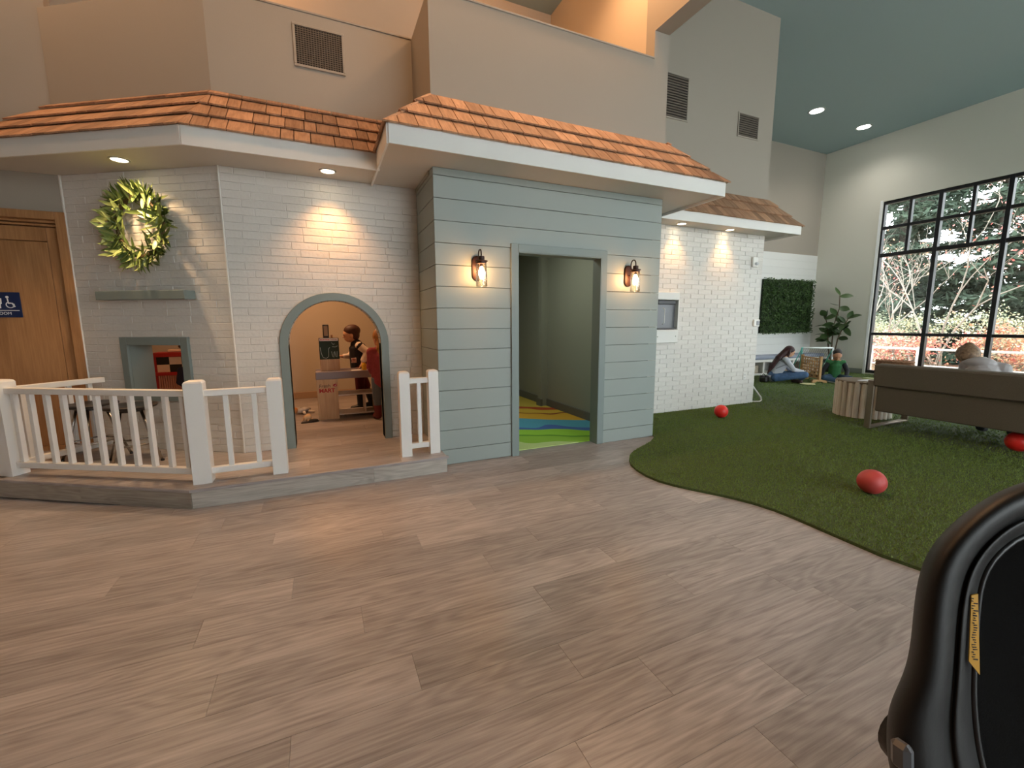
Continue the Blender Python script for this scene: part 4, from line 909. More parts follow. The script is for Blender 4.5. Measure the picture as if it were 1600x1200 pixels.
# play mat in the dim room
def mat_print():
    m = bpy.data.materials.new('play_mat_print'); m.use_nodes = True; nt = m.node_tree; N = nt.nodes; L = nt.links; b = N['Principled BSDF']; b.inputs['Roughness'].default_value = .9
    tc = N.new('ShaderNodeTexCoord'); mp = N.new('ShaderNodeMapping'); mp.inputs['Rotation'].default_value = (0, 0, .49); L.new(tc.outputs['Object'], mp.inputs[0])
    no = N.new('ShaderNodeTexNoise'); no.inputs['Scale'].default_value = 1.7; no.inputs['Detail'].default_value = 1; L.new(tc.outputs['Object'], no.inputs['Vector'])
    sp = N.new('ShaderNodeSeparateXYZ'); L.new(mp.outputs[0], sp.inputs[0]); ad = N.new('ShaderNodeMath'); ad.operation = 'MULTIPLY_ADD'; ad.inputs[1].default_value = .5; L.new(no.outputs[0], ad.inputs[0]); L.new(sp.outputs[1], ad.inputs[2])
    mr = N.new('ShaderNodeMapRange'); mr.inputs[1].default_value = -.1; mr.inputs[2].default_value = 3.9; L.new(ad.outputs[0], mr.inputs[0])
    rp = N.new('ShaderNodeValToRGB'); rp.color_ramp.interpolation = 'CONSTANT'; E = rp.color_ramp.elements
    cols = [(0, '#c3d68a'), (.255, '#95c23c'), (.315, '#6aa02c'), (.335, '#9bd03c'), (.415, '#4a6cae'), (.455, '#57a3bd'), (.555, '#e0ab34'), (.655, '#8e3a1f'), (.668, '#e0b840'), (.75, '#c0522a'), (.80, '#dcc050')]
    E[0].position, E[0].color = 0, lin(cols[0][1]); E[1].position, E[1].color = cols[1][0], lin(cols[1][1])
    for p, c in cols[2:]: e = E.new(p); e.color = lin(c)
    L.new(mr.outputs[0], rp.inputs[0]); L.new(rp.outputs[0], b.inputs['Base Color']); return m
pmt = MB().cbox((0, 0, 0), (2.25, 3.3, .008), .002); o = link('play_mat', pmt.mesh('play_mat'), mat_print(), None, Matrix.Translation((1.19, YM+.135, .001)))
tag(o, 'bright yellow, blue and green printed mat on the playroom floor', 'play mat')

# ================================================================== PEOPLE
M_SKIN = pm('skin', '#d2a283', .55); M_SKIN2 = pm('skin_tan', '#b98465', .55); M_EYE = pm('dark_eye', '#221812', .3)
def remesh(o, vox, it=6):
    m = o.modifiers.new('surface', 'REMESH'); m.mode = 'VOXEL'; m.voxel_size = vox; m.use_smooth_shade = True
    s = o.modifiers.new('soften', 'SMOOTH'); s.factor = .5; s.iterations = it; return o
def hand(mb, w, e, k, curl=.5, side=1):
    """palm and five fingers beyond the wrist w, arm coming from e"""
    a = (w-e).normalized(); t = Vector((0, 0, -1)) if abs(a.z) < .8 else Vector((1, 0, 0)); n = (t-a*t.dot(a)).normalized(); s = a.cross(n)*side
    R = Matrix((a, s, n)).transposed(); mb.ell(w+a*.045*k, (.05*k, .036*k, .016*k), 12, 8, R)
    for i, L in enumerate((.052, .06, .056, .045)):
        b = w+a*.082*k+s*(i-1.5)*.019*k; m = b+a*L*.55*k+n*curl*.014*k; q = m+a*L*.4*k+n*curl*.035*k
        mb.caps(b-a*.02*k, m, .0095*k, .0085*k, 8); mb.caps(m, q, .0085*k, .0072*k, 8)
    b = w+a*.025*k-s*.03*k; m = b+a*.03*k-s*.022*k+n*.008*k; mb.caps(b, m, .012*k, .0095*k, 8); mb.caps(m, m+a*.026*k+n*.01*k, .0095*k, .008*k, 8)
def face_frame(f, up=(0, 0, 1)):
    f = Vector(f).normalized(); u = Vector(up); u = (u-f*u.dot(f)).normalized(); return f, f.cross(u)*-1, u     # forward, left, up
def person(name, label, loc, rz, J, hh, k, skin, vox=.007):
    """J: joint positions in the person's own frame (x forward, y left). Returns the body object and helpers for clothes"""
    J = {a: Vector(b) for a, b in J.items()}; mb = MB(); f, l, u = face_frame(J['face']); H = J['head']
    Rh = Matrix((f, l, u)).transposed()
    mb.ell(H+u*hh*.06, (hh*.44, hh*.36, hh*.44), 18, 12, Rh); mb.ell(H+f*hh*.10-u*hh*.20, (hh*.30, hh*.28, hh*.30), 16, 10, Rh)       # skull, jaw
    mb.caps(H+f*hh*.40-u*hh*.02, H+f*hh*.46-u*hh*.12, hh*.045, hh*.06, 8)                                                             # nose
    mb.ell(H+f*hh*.385-u*hh*.27, (hh*.05, hh*.11, hh*.035), 10, 6, Rh)                                                                # mouth
    for s in (-1, 1): mb.ell(H+l*s*hh*.36-u*hh*.06-f*hh*.03, (hh*.09, hh*.045, hh*.13), 10, 8, Rh)                                    # ears
    mb.caps(J['neck']-u*.02*k, H-u*hh*.22-f*hh*.05, .052*k, .05*k)
    mb.caps(J['pelvis'], J['chest'], .105*k, .11*k); mb.caps(J['chest'], J['neck'], .10*k, .055*k)
    for s in ('l', 'r'):
        mb.caps(J['sh_'+s], J['neck'], .05*k, .05*k); mb.caps(J['sh_'+s], J['el_'+s], .045*k, .036*k); mb.caps(J['el_'+s], J['wr_'+s], .036*k, .025*k); hand(mb, J['wr_'+s], J['el_'+s], k, .6, 1 if s == 'r' else -1)
        mb.caps(J['hip_'+s], J['kn_'+s], .078*k, .055*k); mb.caps(J['kn_'+s], J['an_'+s], .052*k, .036*k); mb.caps(J['an_'+s]-Vector((0, 0, .02*k)), J['toe_'+s], .036*k, .028*k)
    o = mb.build(name, skin, None, True, fix=False); o.location = loc; o.rotation_euler = (0, 0, rz); remesh(o, vox); tag(o, label, 'person')
    for s in (-1, 1): MB().ell(H+f*hh*.40+l*s*hh*.15+u*hh*.03, hh*.038, 8, 6).build('eye', M_EYE, o, True)
    return o, J, (f, l, u, H)
def wear(o, name, mat, shapes, vox=.008, it=5):
    mb = MB()
    for s in shapes:
        if s[0] == 'c': mb.caps(Vector(s[1]), Vector(s[2]), s[3], s[4], 12)
        else: mb.ell(Vector(s[1]), s[2], 16, 10, s[3] if len(s) > 3 else None)
    c = mb.build(name, mat, o, True, fix=False); remesh(c, vox, it); return c
def lerp(a, b, t): return Vector(a).lerp(Vector(b), t)
def top(J, k, sleeve=1.0, body=.02, arms=True, low=.0):
    S = [('c', lerp(J['pelvis'], J['chest'], low), J['chest'], (.105+body)*k, (.115+body)*k), ('c', J['chest'], lerp(J['chest'], J['neck'], .75), (.105+body)*k, (.06+body)*k)]
    for s in ('l', 'r'):
        S.append(('c', J['sh_'+s], lerp(J['neck'], J['chest'], .35), .062*k, .075*k))
        if arms: S += arm(J, s, k, sleeve)
    return S
def arm(J, s, k, sleeve=1.0): return [('c', J['sh_'+s], J['el_'+s], .06*k, .05*k), ('c', J['el_'+s], lerp(J['el_'+s], J['wr_'+s], sleeve), .05*k, .04*k)]
def legs(J, k, cut=.95, fat=1.0):
    S = [('c', J['pelvis']+Vector((0, 0, .03*k)), J['pelvis']-Vector((0, 0, .01)), .125*k, .12*k)]
    for s in ('l', 'r'): S += [('c', J['hip_'+s], J['kn_'+s], .094*k*fat, .072*k*fat), ('c', J['kn_'+s], lerp(J['kn_'+s], J['an_'+s], cut), .070*k*fat, .054*k*fat)]
    return S
def shoe(o, J, s, k, mat): return wear(o, 'shoe', mat, [('c', J['an_'+s]-Vector((0, 0, .022*k)), J['toe_'+s], .046*k, .038*k)], .006)

# long-haired person in jeans on the turf
J = dict(pelvis=(0, 0, .13), chest=(.15, 0, .40), neck=(.23, 0, .585), head=(.31, 0, .70), face=(1, -.15, -.38), sh_l=(.20, .15, .53), sh_r=(.20, -.15, .53), el_l=(.38, .18, .31), el_r=(.36, -.17, .31), wr_l=(.62, .08, .25), wr_r=(.60, -.06, .25),
         hip_l=(.03, .1, .12), hip_r=(.03, -.1, .12), kn_l=(.56, .26, .19), kn_r=(.58, -.20, .20), an_l=(.40, -.08, .07), an_r=(.60, .06, .075), toe_l=(.50, -.24, .05), toe_r=(.68, .20, .05))
o, J, (f, l, u, H) = person('person', 'long-haired person in a grey top and jeans sitting cross-legged on the turf', (9.58, 6.60, TZ0), math.atan2(-.6, .8), J, .225, 1.0, M_SKIN)
M_GREYTOP = pm('light_grey_knit', '#b6b8c0', .9); M_DENIM = pm('blue_denim', '#4a678c', .9, var=.35, vscale=18); M_HAIRD = pm('dark_red_hair', '#2c1512', .55, var=.6, vscale=30, stretch=(1, 1, .2), col2='#47191a')
wear(o, 'sweatshirt', M_GREYTOP, top(J, 1.05, .95, .018)); wear(o, 'jeans', M_DENIM, legs(J, 1.0, .9, 1.1)); shoe(o, J, 'l', 1, pm('brown_boot', '#3b2a22', .7)); shoe(o, J, 'r', 1, pm('brown_boot', '#3b2a22', .7))
wear(o, 'hair', M_HAIRD, [('e', H+u*.03-f*.025, (.115, .092, .112), Matrix((f, l, u)).transposed()), ('c', H-f*.07, (.10, 0, .56), .085, .085), ('c', (.10, 0, .56), (-.02, .0, .36), .085, .07), ('c', (-.02, 0, .36), (-.10, 0, .20), .065, .03), ('c', H+l*.07-f*.02, H+l*.075-u*.14, .03, .02), ('c', H-l*.07-f*.02, H-l*.08-u*.12, .03, .02)])
MB().tube([Vector((.10, -.165, .60)), Vector((.06, -.17, .52)), Vector((.20, -.20, .43)), Vector((.0, -.15, .33))], .006, 6).build('raglan_seam', pm('seam_dark', '#4c4b55', .9), o, True)
bag = empty('belt_bag', (9.40, 6.67, TZ0), .2); tag(bag, 'small black bag on the turf behind the long-haired person', 'bag')
MB().cbox((-.10, -.09, 0), (.06, .09, .15), .03).build('pouch', M_KB, bag); MB().tube([(-.06, -.05, .14), (-.06, 0, .20), (-.06, .05, .14)], .008, 6).build('strap', M_KB, bag, True); MB().cbox((-.105, -.06, .10), (-.098, .06, .106), .001).build('zip', M_STEEL, bag)

# child in green
J = dict(pelvis=(0, 0, .13), chest=(.05, 0, .36), neck=(.09, 0, .50), head=(.15, 0, .62), face=(1, 0, -.55), sh_l=(.07, .135, .46), sh_r=(.07, -.135, .46), el_l=(.10, .22, .27), el_r=(.10, -.23, .27), wr_l=(.26, .18, .12), wr_r=(.16, -.27, .09),
         hip_l=(.03, .08, .11), hip_r=(.03, -.08, .11), kn_l=(.34, .24, .12), kn_r=(.34, -.24, .12), an_l=(.30, -.02, .06), an_r=(.36, .05, .06), toe_l=(.30, -.14, .045), toe_r=(.36, .17, .045))
o, J, (f, l, u, H) = person('person', 'child in a green shirt with black striped sleeves kneeling over the game', (10.88, 6.02, TZ0), math.atan2(-.62, -.78), J, .225, .92, M_SKIN2)
M_GREEN = pm('green_jersey', '#2f6b3c', .85, var=.2, vscale=12); M_BLK = pm('black_cloth', '#1b1b1f', .9); M_WHT = pm('white_cloth', '#dcdcdc', .9)
wear(o, 'jersey', M_GREEN, top(J, .98, 1, .02, False)); wear(o, 'sleeve', M_BLK, arm(J, 'l', .98, .92)); wear(o, 'sleeve', M_BLK, arm(J, 'r', .98, .92))
for s in ('l', 'r'):
    wear(o, 'cuff', M_WHT, [('c', lerp(J['el_'+s], J['wr_'+s], .9), J['wr_'+s], .04, .037)], .006); wear(o, 'shoulder_stripe', M_WHT, [('c', J['sh_'+s]+Vector((.0, 0, .052)), lerp(J['sh_'+s], J['el_'+s], .35)+Vector((0, .045 if s == 'l' else -.045, .02)), .014, .012)], .005)
wear(o, 'trousers', pm('dark_blue_trousers', '#2c4257', .9), legs(J, .92, .92)); shoe(o, J, 'l', .92, M_WHT); shoe(o, J, 'r', .92, M_WHT)
M_HAIRB = pm('dark_brown_hair', '#241912', .6, var=.5, vscale=40)
wear(o, 'hair', M_HAIRB, [('e', H+u*.055-f*.04, (.105, .093, .085), Matrix((f, l, u)).transposed()), ('e', H-f*.075-u*.01, (.055, .08, .08), Matrix((f, l, u)).transposed())])

# adult on the sofa, seen from behind
J = dict(pelvis=(0, 0, .52), chest=(.06, .04, .78), neck=(.09, .10, .91), head=(.11, .22, .965), face=(1, .5, -.55), sh_l=(.06, .20, .86), sh_r=(.08, -.10, .85), el_l=(.18, .28, .66), el_r=(.20, -.16, .62), wr_l=(.40, .22, .62), wr_r=(.42, -.02, .60),
         hip_l=(.04, .1, .52), hip_r=(.04, -.1, .52), kn_l=(.46, .13, .50), kn_r=(.46, -.12, .50), an_l=(.48, .14, .10), an_r=(.50, -.12, .10), toe_l=(.64, .16, .04), toe_r=(.66, -.14, .04))
o, J, (f, l, u, H) = person('person', 'adult in a pale grey puffer jacket bowed forward on the brown sofa', (6.92, 2.24, TZ0), 0, J, .23, 1.0, M_SKIN)
M_PUFF = pm('pale_grey_puffer', '#aaa7a8', .7, bump=.3, bscale=25); wear(o, 'jacket', M_PUFF, top(J, 1.1, .95, .03)+[('e', J['neck']+Vector((-.07, -.02, .0)), (.09, .14, .06)), ('e', J['chest']+Vector((-.06, 0, .02)), (.10, .15, .08))])
wear(o, 'trousers', pm('charcoal_trousers', '#35343a', .9), legs(J, 1.0)); shoe(o, J, 'l', 1, M_BLK); shoe(o, J, 'r', 1, M_BLK)
wear(o, 'hair', pm('sandy_hair', '#8f7458', .6, var=.6, vscale=35, col2='#55402d'), [('e', H+u*.03-f*.02, (.118, .108, .115), Matrix((f, l, u)).transposed()), ('e', H-f*.08, (.07, .09, .10), Matrix((f, l, u)).transposed()), ('e', H-f*.07+u*.11, (.05, .05, .04))])

# child at the market stand, side on
J = dict(pelvis=(-.01, 0, .60), chest=(-.01, 0, .86), neck=(.02, 0, .985), head=(.085, 0, 1.10), face=(1, 0, -.12), sh_l=(-.02, .125, .94), sh_r=(.0, -.125, .94), el_l=(-.12, .16, .85), el_r=(.10, -.13, .78), wr_l=(-.045, .17, .705), wr_r=(.235, -.06, .785),
         hip_l=(-.01, .07, .58), hip_r=(-.01, -.07, .58), kn_l=(.0, .08, .33), kn_r=(-.10, -.07, .34), an_l=(.0, .08, .075), an_r=(-.17, -.07, .08), toe_l=(.11, .085, .035), toe_r=(-.07, -.08, .035))
o, J, (f, l, u, H) = person('person', 'brown-haired child in a dark top with white sleeves leaning to the market stand', (.465, 6.62, PZ), PI, J, .225, .88, M_SKIN)
M_VEST = pm('dark_navy_top', '#1d1a22', .85); wear(o, 'top', M_VEST, top(J, .98, 1, .025, False)); M_CREAM = pm('cream_sleeve', '#e3d3c3', .85)
wear(o, 'sleeve', M_CREAM, [('c', J['sh_l'], J['el_l'], .062, .055), ('c', J['el_l'], lerp(J['el_l'], J['wr_l'], .75), .055, .046)]); wear(o, 'sleeve', M_CREAM, arm(J, 'r', .95, .6))
pr = MB().cbox((.03, .115, .70), (.10, .135, .77), .004).build('printed_patch', pm('patch_print', '#a2383c', .8, var=.9, vscale=40, col2='#d8cfc6'), o)
wear(o, 'trousers', pm('dark_red_trousers', '#5c1518', .9), legs(J, .92, .1)); wear(o, 'hair', pm('reddish_brown_hair', '#4a2416', .6, var=.5, vscale=40), [('e', H+u*.05-f*.03, (.118, .098, .092), Matrix((f, l, u)).transposed()), ('e', H-f*.06-u*.01, (.065, .085, .085), Matrix((f, l, u)).transposed())])
M_BOOT = pm('dark_green_boot', '#1c2422', .5)
for s in ('l', 'r'): wear(o, 'boot', M_BOOT, [('c', lerp(J['kn_'+s], J['an_'+s], .35), J['an_'+s], .058, .052), ('c', J['an_'+s]-Vector((0, 0, .025)), J['toe_'+s], .05, .04)], .006)

# blond child in a pink coat, back to the arch
J = dict(pelvis=(0, 0, .54), chest=(.0, 0, .79), neck=(.0, 0, .93), head=(.02, 0, 1.06), face=(1, .25, -.15), sh_l=(.0, .12, .89), sh_r=(0, -.12, .89), el_l=(.03, .135, .70), el_r=(.03, -.135, .70), wr_l=(.14, .08, .62), wr_r=(.14, -.08, .62),
         hip_l=(0, .065, .52), hip_r=(0, -.065, .52), kn_l=(.01, .07, .30), kn_r=(.01, -.07, .30), an_l=(0, .07, .075), an_r=(0, -.07, .075), toe_l=(.10, .075, .035), toe_r=(.10, -.075, .035))
o, J, (f, l, u, H) = person('person', 'blond child in a pink coat and red boots at the edge of the arch', (.69, 5.80, PZ), PI/2+.2, J, .22, .82, M_SKIN)
M_PINK = pm('rose_coat', '#a44852', .9, var=.2, vscale=20); wear(o, 'coat', M_PINK, top(J, 1.02, .92, .03)+[('c', J['pelvis'], J['pelvis']+Vector((0, 0, .1)), .135, .13)])
wear(o, 'jeans', pm('grey_denim', '#6a7480', .9), legs(J, .86, .7)); M_RBOOT = pm('red_boot', '#6e2626', .6)
for s in ('l', 'r'): wear(o, 'boot', M_RBOOT, [('c', lerp(J['kn_'+s], J['an_'+s], .6), J['an_'+s], .055, .05), ('c', J['an_'+s]-Vector((0, 0, .025)), J['toe_'+s], .048, .04)], .006)
wear(o, 'hair', pm('blond_hair', '#c58a4c', .55, var=.5, vscale=40, col2='#8a5a2c'), [('e', H+u*.03-f*.02, (.108, .092, .108), Matrix((f, l, u)).transposed()), ('c', H-f*.05, (-.07, .02, .94), .075, .06), ('c', (-.07, .02, .94), (-.09, .03, .84), .06, .03)])

# child in navy by the play kitchen
J = dict(pelvis=(0, 0, .44), chest=(.02, 0, .63), neck=(.03, 0, .73), head=(.05, 0, .83), face=(1, 0, -.3), sh_l=(.02, .10, .69), sh_r=(.02, -.10, .69), el_l=(.04, .13, .55), el_r=(.04, -.13, .55), wr_l=(.14, .08, .50), wr_r=(.14, -.08, .50),
         hip_l=(0, .06, .42), hip_r=(0, -.06, .42), kn_l=(.01, .06, .25), kn_r=(.01, -.06, .25), an_l=(0, .06, .07), an_r=(0, -.06, .07), toe_l=(.09, .065, .03), toe_r=(.09, -.065, .03))
o, J, (f, l, u, H) = person('person', 'dark-haired child in navy standing at the red play kitchen', (-1.50, 6.45, PZ), PI/2+.4, J, .20, .72, M_SKIN2, .008)
wear(o, 'jacket', pm('navy_jacket', '#20253f', .9), top(J, .8, .95, .03)); wear(o, 'trousers', M_BLK, legs(J, .75)); shoe(o, J, 'l', .75, M_BLK); shoe(o, J, 'r', .75, M_BLK)
wear(o, 'hair', M_HAIRB, [('e', H+u*.04-f*.02, (.098, .088, .09), Matrix((f, l, u)).transposed()), ('e', H-f*.05-u*.02, (.06, .08, .08), Matrix((f, l, u)).transposed())])

# ================================================================== INFANT SEAT ON A STROLLER (near the viewer)
cs = empty('infant_seat_stroller', (1.142, .283, 0), -YAW); tag(cs, 'black infant seat on a stroller close to the viewer', 'stroller')
M_SHELL = pm('black_seat_shell', '#070708', .5, bump=.04, bscale=300); M_LIP = pm('grey_black_lip_highlight', '#1b1c1f', .35); M_PAD = pm('black_seat_fabric', '#0a0a0c', .95, bump=.2, bscale=300)
DEP = .72
def seat_pt(px_, py_, dz=0):
    yn = (py_-600)/F_PX*DEP; cp, sp = math.cos(PITCH), math.sin(PITCH)
    return Vector(((px_-800)/F_PX*DEP-.93+dz*.98, DEP*cp-yn*sp-.72+dz, CAM_Z-DEP*sp-yn*cp-dz*.62))
RIM = [((1690, 735), (1690, 815)), ((1600, 752), (1600, 835)), ((1540, 778), (1560, 862)), ((1490, 815), (1536, 893)), ((1452, 855), (1526, 925)), ((1434, 895), (1522, 965)), ((1425, 950), (1519, 1010)), ((1421, 1005), (1517, 1050)), ((1412, 1050), (1516, 1085)), ((1395, 1085), (1518, 1120)), ((1382, 1115), (1522, 1160)), ((1379, 1160), (1530, 1200)), ((1383, 1215), (1545, 1250)), ((1420, 1290), (1580, 1300)), ((1500, 1345), (1630, 1330)), ((1690, 1370), (1690, 1350))]
def mir(p): return (3380-p[0], p[1])
LOOP = RIM+[(mir(a), mir(b)) for a, b in RIM[-2:0:-1]]
def loop_ring(fn): return [fn(a, b) for a, b in LOOP]
def mix2(a, b, t): return (a[0]+(b[0]-a[0])*t, a[1]+(b[1]-a[1])*t)
prof = [(0, .02), (.02, -.005), (.12, -.03), (.30, -.045), (.50, -.048), (.62, -.040), (.66, -.028), (.70, -.028), (.74, -.036), (.88, -.030), (.98, -.012), (1.0, .01), (.9, .03), (.1, .035)]
mb = MB(); mb.rings([[seat_pt(*mix2(a, b, t), d) for t, d in prof] for a, b in LOOP], False, True)
sm = mb.build('shell_rim', M_SHELL, cs, True); ss = sm.modifiers.new('soft', 'SUBSURF'); ss.levels = 2; ss.render_levels = 2
mb = MB(); mb.tube([seat_pt(*mix2(a, b, 1.0), -.006) for a, b in LOOP], .006, 8, closed=True); q = mb.build('inner_lip_highlight', M_LIP, cs, True); ss = q.modifiers.new('soft', 'SUBSURF'); ss.levels = 1; ss.render_levels = 1  # edge lip, coloured greyer than the shell to carry its highlight line
C0 = (1690, 1080)
mb = MB(); mb.rings([[seat_pt(*mix2(b, C0, t), d) for a, b in LOOP] for t, d in ((-.03, .012), (.03, .06), (.12, .15), (.3, .22), (.6, .25), (.97, .25))]); q = mb.build('seat_pad', M_PAD, cs, True)
mb = MB(); mb.rings([[seat_pt(*mix2(a, C0, t), d) for a, b in LOOP] for t, d in ((.04, .02), (.08, .10), (.18, .22), (.4, .30), (.97, .31))]); q = mb.build('outer_shell', M_SHELL, cs, True)
mb = MB(); mb.cbox((-.010, -.014, -.022), (.010, .014, .022), .007); q = mb.build('release_button', pm('grey_button', '#5b5c60', .35), cs); q.location = seat_pt(1407, 1165, -.043); q.rotation_euler = (-PITCH, .05, .3)
mb = MB(); mb.lathe([(.001, .03), (.045, .03), (.055, .02), (.06, 0), (.06, -.02)], (0, 0, 0), (0, -1, 0), 24); q = mb.build('pivot_hub', M_SHELL, cs, True); q.location = seat_pt(1440, 1170, .01)
# yellow warning label on the inner side of the rim
pts = [(1512, 932), (1522, 930), (1524, 1050), (1508, 1030)]
mb = MB().prism([seat_pt(a-1, b, -.034) for a, b in pts], (0, .0015, 0)); lb = mb.build('warning_label', pm('label_yellow', '#c8921f', .6), cs)
pr = MB()
rp_ = random.Random(4)
for i in range(26):
    y = 936+i*3.6; x = 1511+rp_.uniform(0, 4); w = rp_.uniform(2, 7); pr.prism([seat_pt(x, y, -.0348), seat_pt(x+w, y+.6, -.0348), seat_pt(x+w, y+rp_.uniform(1.2, 2.6), -.0348), seat_pt(x, y+1.6, -.0348)], (0, .0006, 0))
pr.build('label_print', pm('label_ink', '#2a2010', .7), lb)
# chassis
M_TUBE = pm('stroller_tube', '#222326', .4, .5)
for s in (-1, 1):
    x = .30+s*.235
    MB().tube([(x, .12, .62), (x, .02, .40), (x, -.36, .13)], .013, 10).build('leg', M_TUBE, cs, True); MB().tube([(x, .12, .62), (x, .10, .40), (x, .14, .13)], .013, 10).build('leg', M_TUBE, cs, True)
    for y in (-.36, .14): MB().lathe([(.02, -.018), (.10, -.018), (.125, -.012), (.13, 0), (.125, .012), (.10, .018), (.02, .018)], (x+s*.03, y, .13), (1, 0, 0), 28).build('wheel', M_BLK, cs, True)
for y in (-.36, .14): MB().tube([(.04, y, .13), (.56, y, .13)], .009, 8).build('axle', M_TUBE, cs, True)
MB().cbox((.08, -.28, .20), (.52, .10, .30), .03).build('storage_basket', M_PAD, cs)

# ================================================================== OUTSIDE THE WINDOW
M_GROUND = pm('leaf_strewn_ground', '#6d6a4a', .95, var=.8, vscale=1.2, col2='#8f5a44')
tag(MB().box((13.5, -30, -.6), (70, 45, -.35)).build('ground_outside', M_GROUND), 'leaf-strewn ground outside the big window', 'ground', kind='structure')
def quads(mbv, mbf, rnd, p, L, w):
    d = Vector((rnd.gauss(0, 1), rnd.gauss(0, 1), rnd.gauss(0, .7))).normalized(); s = d.cross(Vector((rnd.gauss(0, 1), rnd.gauss(0, 1), rnd.gauss(0, 1)))).normalized(); k = len(mbv)
    mbv += [p-d*L*.5, p+s*w*.5, p+d*L*.5, p-s*w*.5]; mbf.append((k, k+1, k+2, k+3))
def mesh_obj(name, vs, fs, mat, parent): me = bpy.data.meshes.new(name); me.from_pydata(vs, [], fs); return link(name, me, mat, parent)
M_BARK = pm('dark_bark', '#3a332c', .9); M_PALEB = pm('pale_bark', '#958d82', .85); M_FIR = pm('fir_needles', '#4a5a48', .9, var=.6, vscale=1.5, col2='#2c3b30')
def conifer(label, x, y, h, r, seed, n=11500):
    rnd = random.Random(seed); t = empty('conifer', (x, y, -.35)); tag(t, label, 'tree', 'evergreens outside the window')
    MB().tube([(0, 0, 0), (.05, .02, h*.5), (0, 0, h*.97)], [.22, .14, .02], 8).build('trunk', M_BARK, t, True)
    vs = []; fs = []; br = MB(); nb = 46
    for i in range(nb):
        z = h*(.06+.92*(i+rnd.random())/nb); L = r*(1-z/h)**.75*rnd.uniform(.65, 1.1)+.25; a = rnd.uniform(0, 2*PI); q = Vector((math.cos(a), math.sin(a), -.12)); br.tube([(0, 0, z), q*L*.5+Vector((0, 0, z+.05)), q*L+Vector((0, 0, z-.1*L))], [.035, .02, .006], 5)
        m = int(n/nb*(.4+1.2*(1-z/h)))
        for _ in range(m):
            u = rnd.random()**.7; p = q*L*u+Vector((rnd.gauss(0, .16*L*.5+.08), rnd.gauss(0, .16*L*.5+.08), z-.12*L*u-abs(rnd.gauss(0, .16)))); quads(vs, fs, rnd, p, rnd.uniform(.26, .5), rnd.uniform(.07, .14))
    br.build('branches', M_BARK, t); mesh_obj('foliage', vs, fs, M_FIR, t)['kind'] = 'stuff'
for i, (x, y, h, r, lb) in enumerate([(23.5, 10.8, 13, 3.2, 'tall dark conifer beyond the plant corner of the window'), (25.5, 8.4, 14, 3.5, 'tall dark conifer in the middle of the window view'), (23.0, 5.6, 13, 3.2, 'tall dark conifer behind the seated adult'), (33, 15.0, 15, 3.4, 'distant conifer at the corner side of the window'), (34, 10.2, 16, 3.4, 'distant conifer behind the maples'), (31, 2.0, 15, 3.4, 'distant conifer toward the stroller side'), (26, -3.5, 13, 3.2, 'conifer beyond the far end of the window'), (29, 20.0, 14, 3.2, 'conifer hidden beside the window wall'), (28.5, 12.6, 15, 3.3, 'conifer between the nearer evergreens at the corner side'), (29.5, 7.0, 15, 3.3, 'conifer between the nearer evergreens behind the seated adult')]): conifer(lb, x, y, h, r, 100+i)
def bare_tree(name, label, x, y, h, spread, seed, leafmats, nleaf, lsize, bark, group, zlo=.2):
    rnd = random.Random(seed); t = empty(name, (x, y, -.35)); tag(t, label, 'shrub' if h < 3 else 'tree', group); tips = []; mb = MB()
    def grow(p, d, L, r, dep):
        pts = [p]; q = p.copy()
        for _ in range(3): d = (d+Vector((rnd.gauss(0, .16), rnd.gauss(0, .16), rnd.gauss(.03, .1)))).normalized(); q = q+d*L/3; pts.append(q.copy()); tips.append(q.copy())
        mb.tube(pts, [r, r*.88, r*.74, r*.6], 5)
        if dep > 0:
            for _ in range(rnd.choice((2, 2, 3))): grow(pts[rnd.choice((2, 3))], (d+Vector((rnd.gauss(0, spread), rnd.gauss(0, spread), rnd.gauss(.1, .3)))).normalized(), L*rnd.uniform(.55, .8), r*.58, dep-1)
    for _ in range(3): grow(Vector((rnd.gauss(0, .15), rnd.gauss(0, .15), 0)), Vector((rnd.gauss(0, spread*.6), rnd.gauss(0, spread*.6), 1)).normalized(), h*.42, .036, 4)
    mb.build('branches', bark, t)
    for mi, m in enumerate(leafmats):
        vs = []; fs = []
        for _ in range(nleaf//len(leafmats)): p = rnd.choice(tips)+Vector((rnd.gauss(0, .14), rnd.gauss(0, .14), rnd.gauss(-.03, .12))); quads(vs, fs, rnd, p, lsize*rnd.uniform(.7, 1.3), lsize*rnd.uniform(.5, .9))
        mesh_obj('foliage', vs, fs, m, t)['kind'] = 'stuff'
M_R1 = pm('scarlet_leaf', '#d98078', .8); M_R2 = pm('coral_leaf', '#e2ab98', .8); M_Y = pm('straw_leaf', '#d4cda8', .85); M_G = pm('grey_green_leaf', '#9aa286', .85); M_O = pm('orange_leaf', '#dfa884', .8)
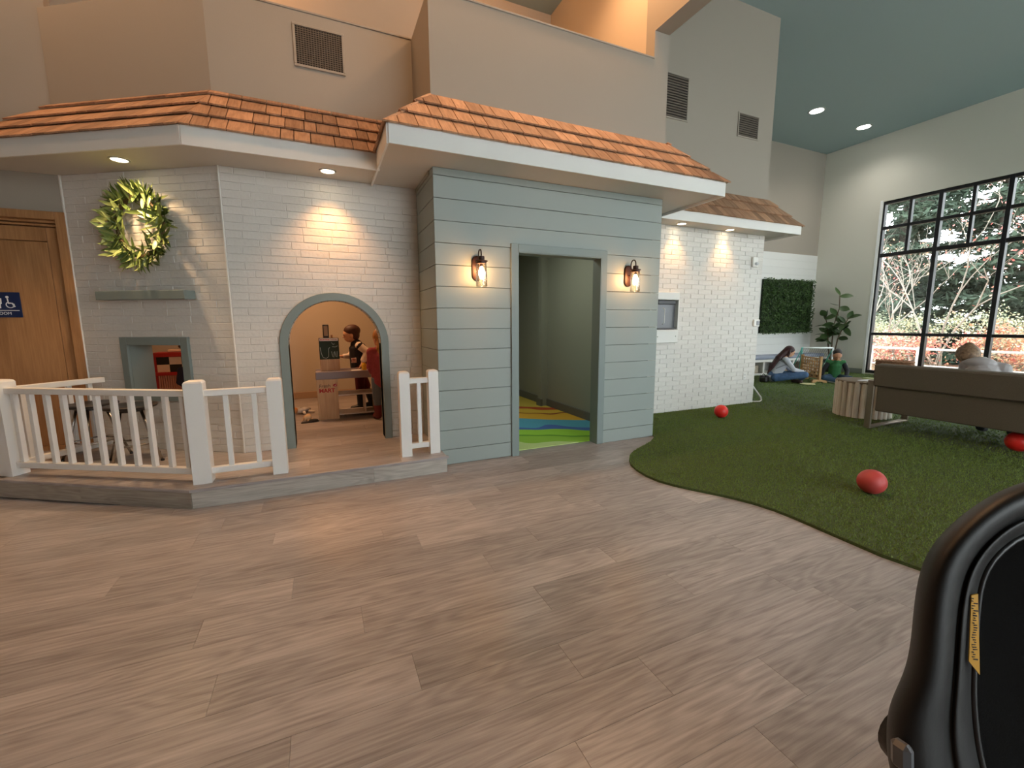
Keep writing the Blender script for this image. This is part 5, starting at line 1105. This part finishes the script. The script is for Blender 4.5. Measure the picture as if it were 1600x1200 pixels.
G3 = 'red-leaved maples outside'; G4 = 'autumn shrubs outside'
bare_tree('maple_tree', 'pale-trunked maple with sparse scarlet leaves in the window centre', 18.2, 7.0, 5.6, .42, 1, [M_R1, M_R2], 420, .085, M_PALEB, G3)
bare_tree('maple_tree', 'pale-trunked maple with scarlet leaves behind the seated adult', 18.8, 5.6, 5.8, .42, 2, [M_R1, M_Y], 380, .085, M_PALEB, G3)
bare_tree('maple_tree', 'small maple with few leaves beside the corner edge of the window', 19.5, 9.0, 5.0, .4, 3, [M_R1, M_O], 200, .08, M_PALEB, G3)
for i, (x, y, h, ms_, n, lb) in enumerate([(17.0, 7.6, 1.5, [M_R1, M_R2, M_Y], 1500, 'low red shrub behind the white outdoor rail'), (17.3, 6.4, 1.7, [M_R1, M_O, M_R2], 1600, 'bright coral shrub under the window centre'), (17.2, 5.2, 1.6, [M_Y, M_O], 1200, 'orange and straw shrub behind the seated adult'), (19.6, 8.4, 2.2, [M_G, M_Y], 1700, 'grey-green shrub beyond the outdoor rail'), (20.0, 6.6, 2.5, [M_Y, M_G], 1700, 'straw-coloured shrub in the window centre'), (19.6, 4.6, 2.5, [M_Y, M_G], 1600, 'pale straw shrub toward the stroller side'), (20.8, 10.2, 2.3, [M_G], 1500, 'grey-green shrub at the corner edge of the window'), (17.5, 3.0, 1.8, [M_R2, M_Y], 1100, 'coral shrub beyond the frame edge')]): bare_tree('autumn_shrub', lb, x, y, h, .75, 40+i, ms_, int(n*1.3), .075, M_PALEB, G4)
rl_ = empty('outdoor_rail', (15.9, 6.6, -.35)); tag(rl_, 'white wooden rail outside the big window', 'railing'); 
for y in (-2.4, -1.2, 0, 1.2, 1.42): MB().cbox((-.05, y-.05, 0), (.05, y+.05, 1.02), .006).build('post', M_RAIL, rl_)
MB().cbox((-.03, -2.4, .93), (.03, 1.2, .99), .006).build('top_rail', M_RAIL, rl_); MB().cbox((-.03, -2.4, .45), (.03, 1.2, .50), .006).build('lower_rail', M_RAIL, rl_)
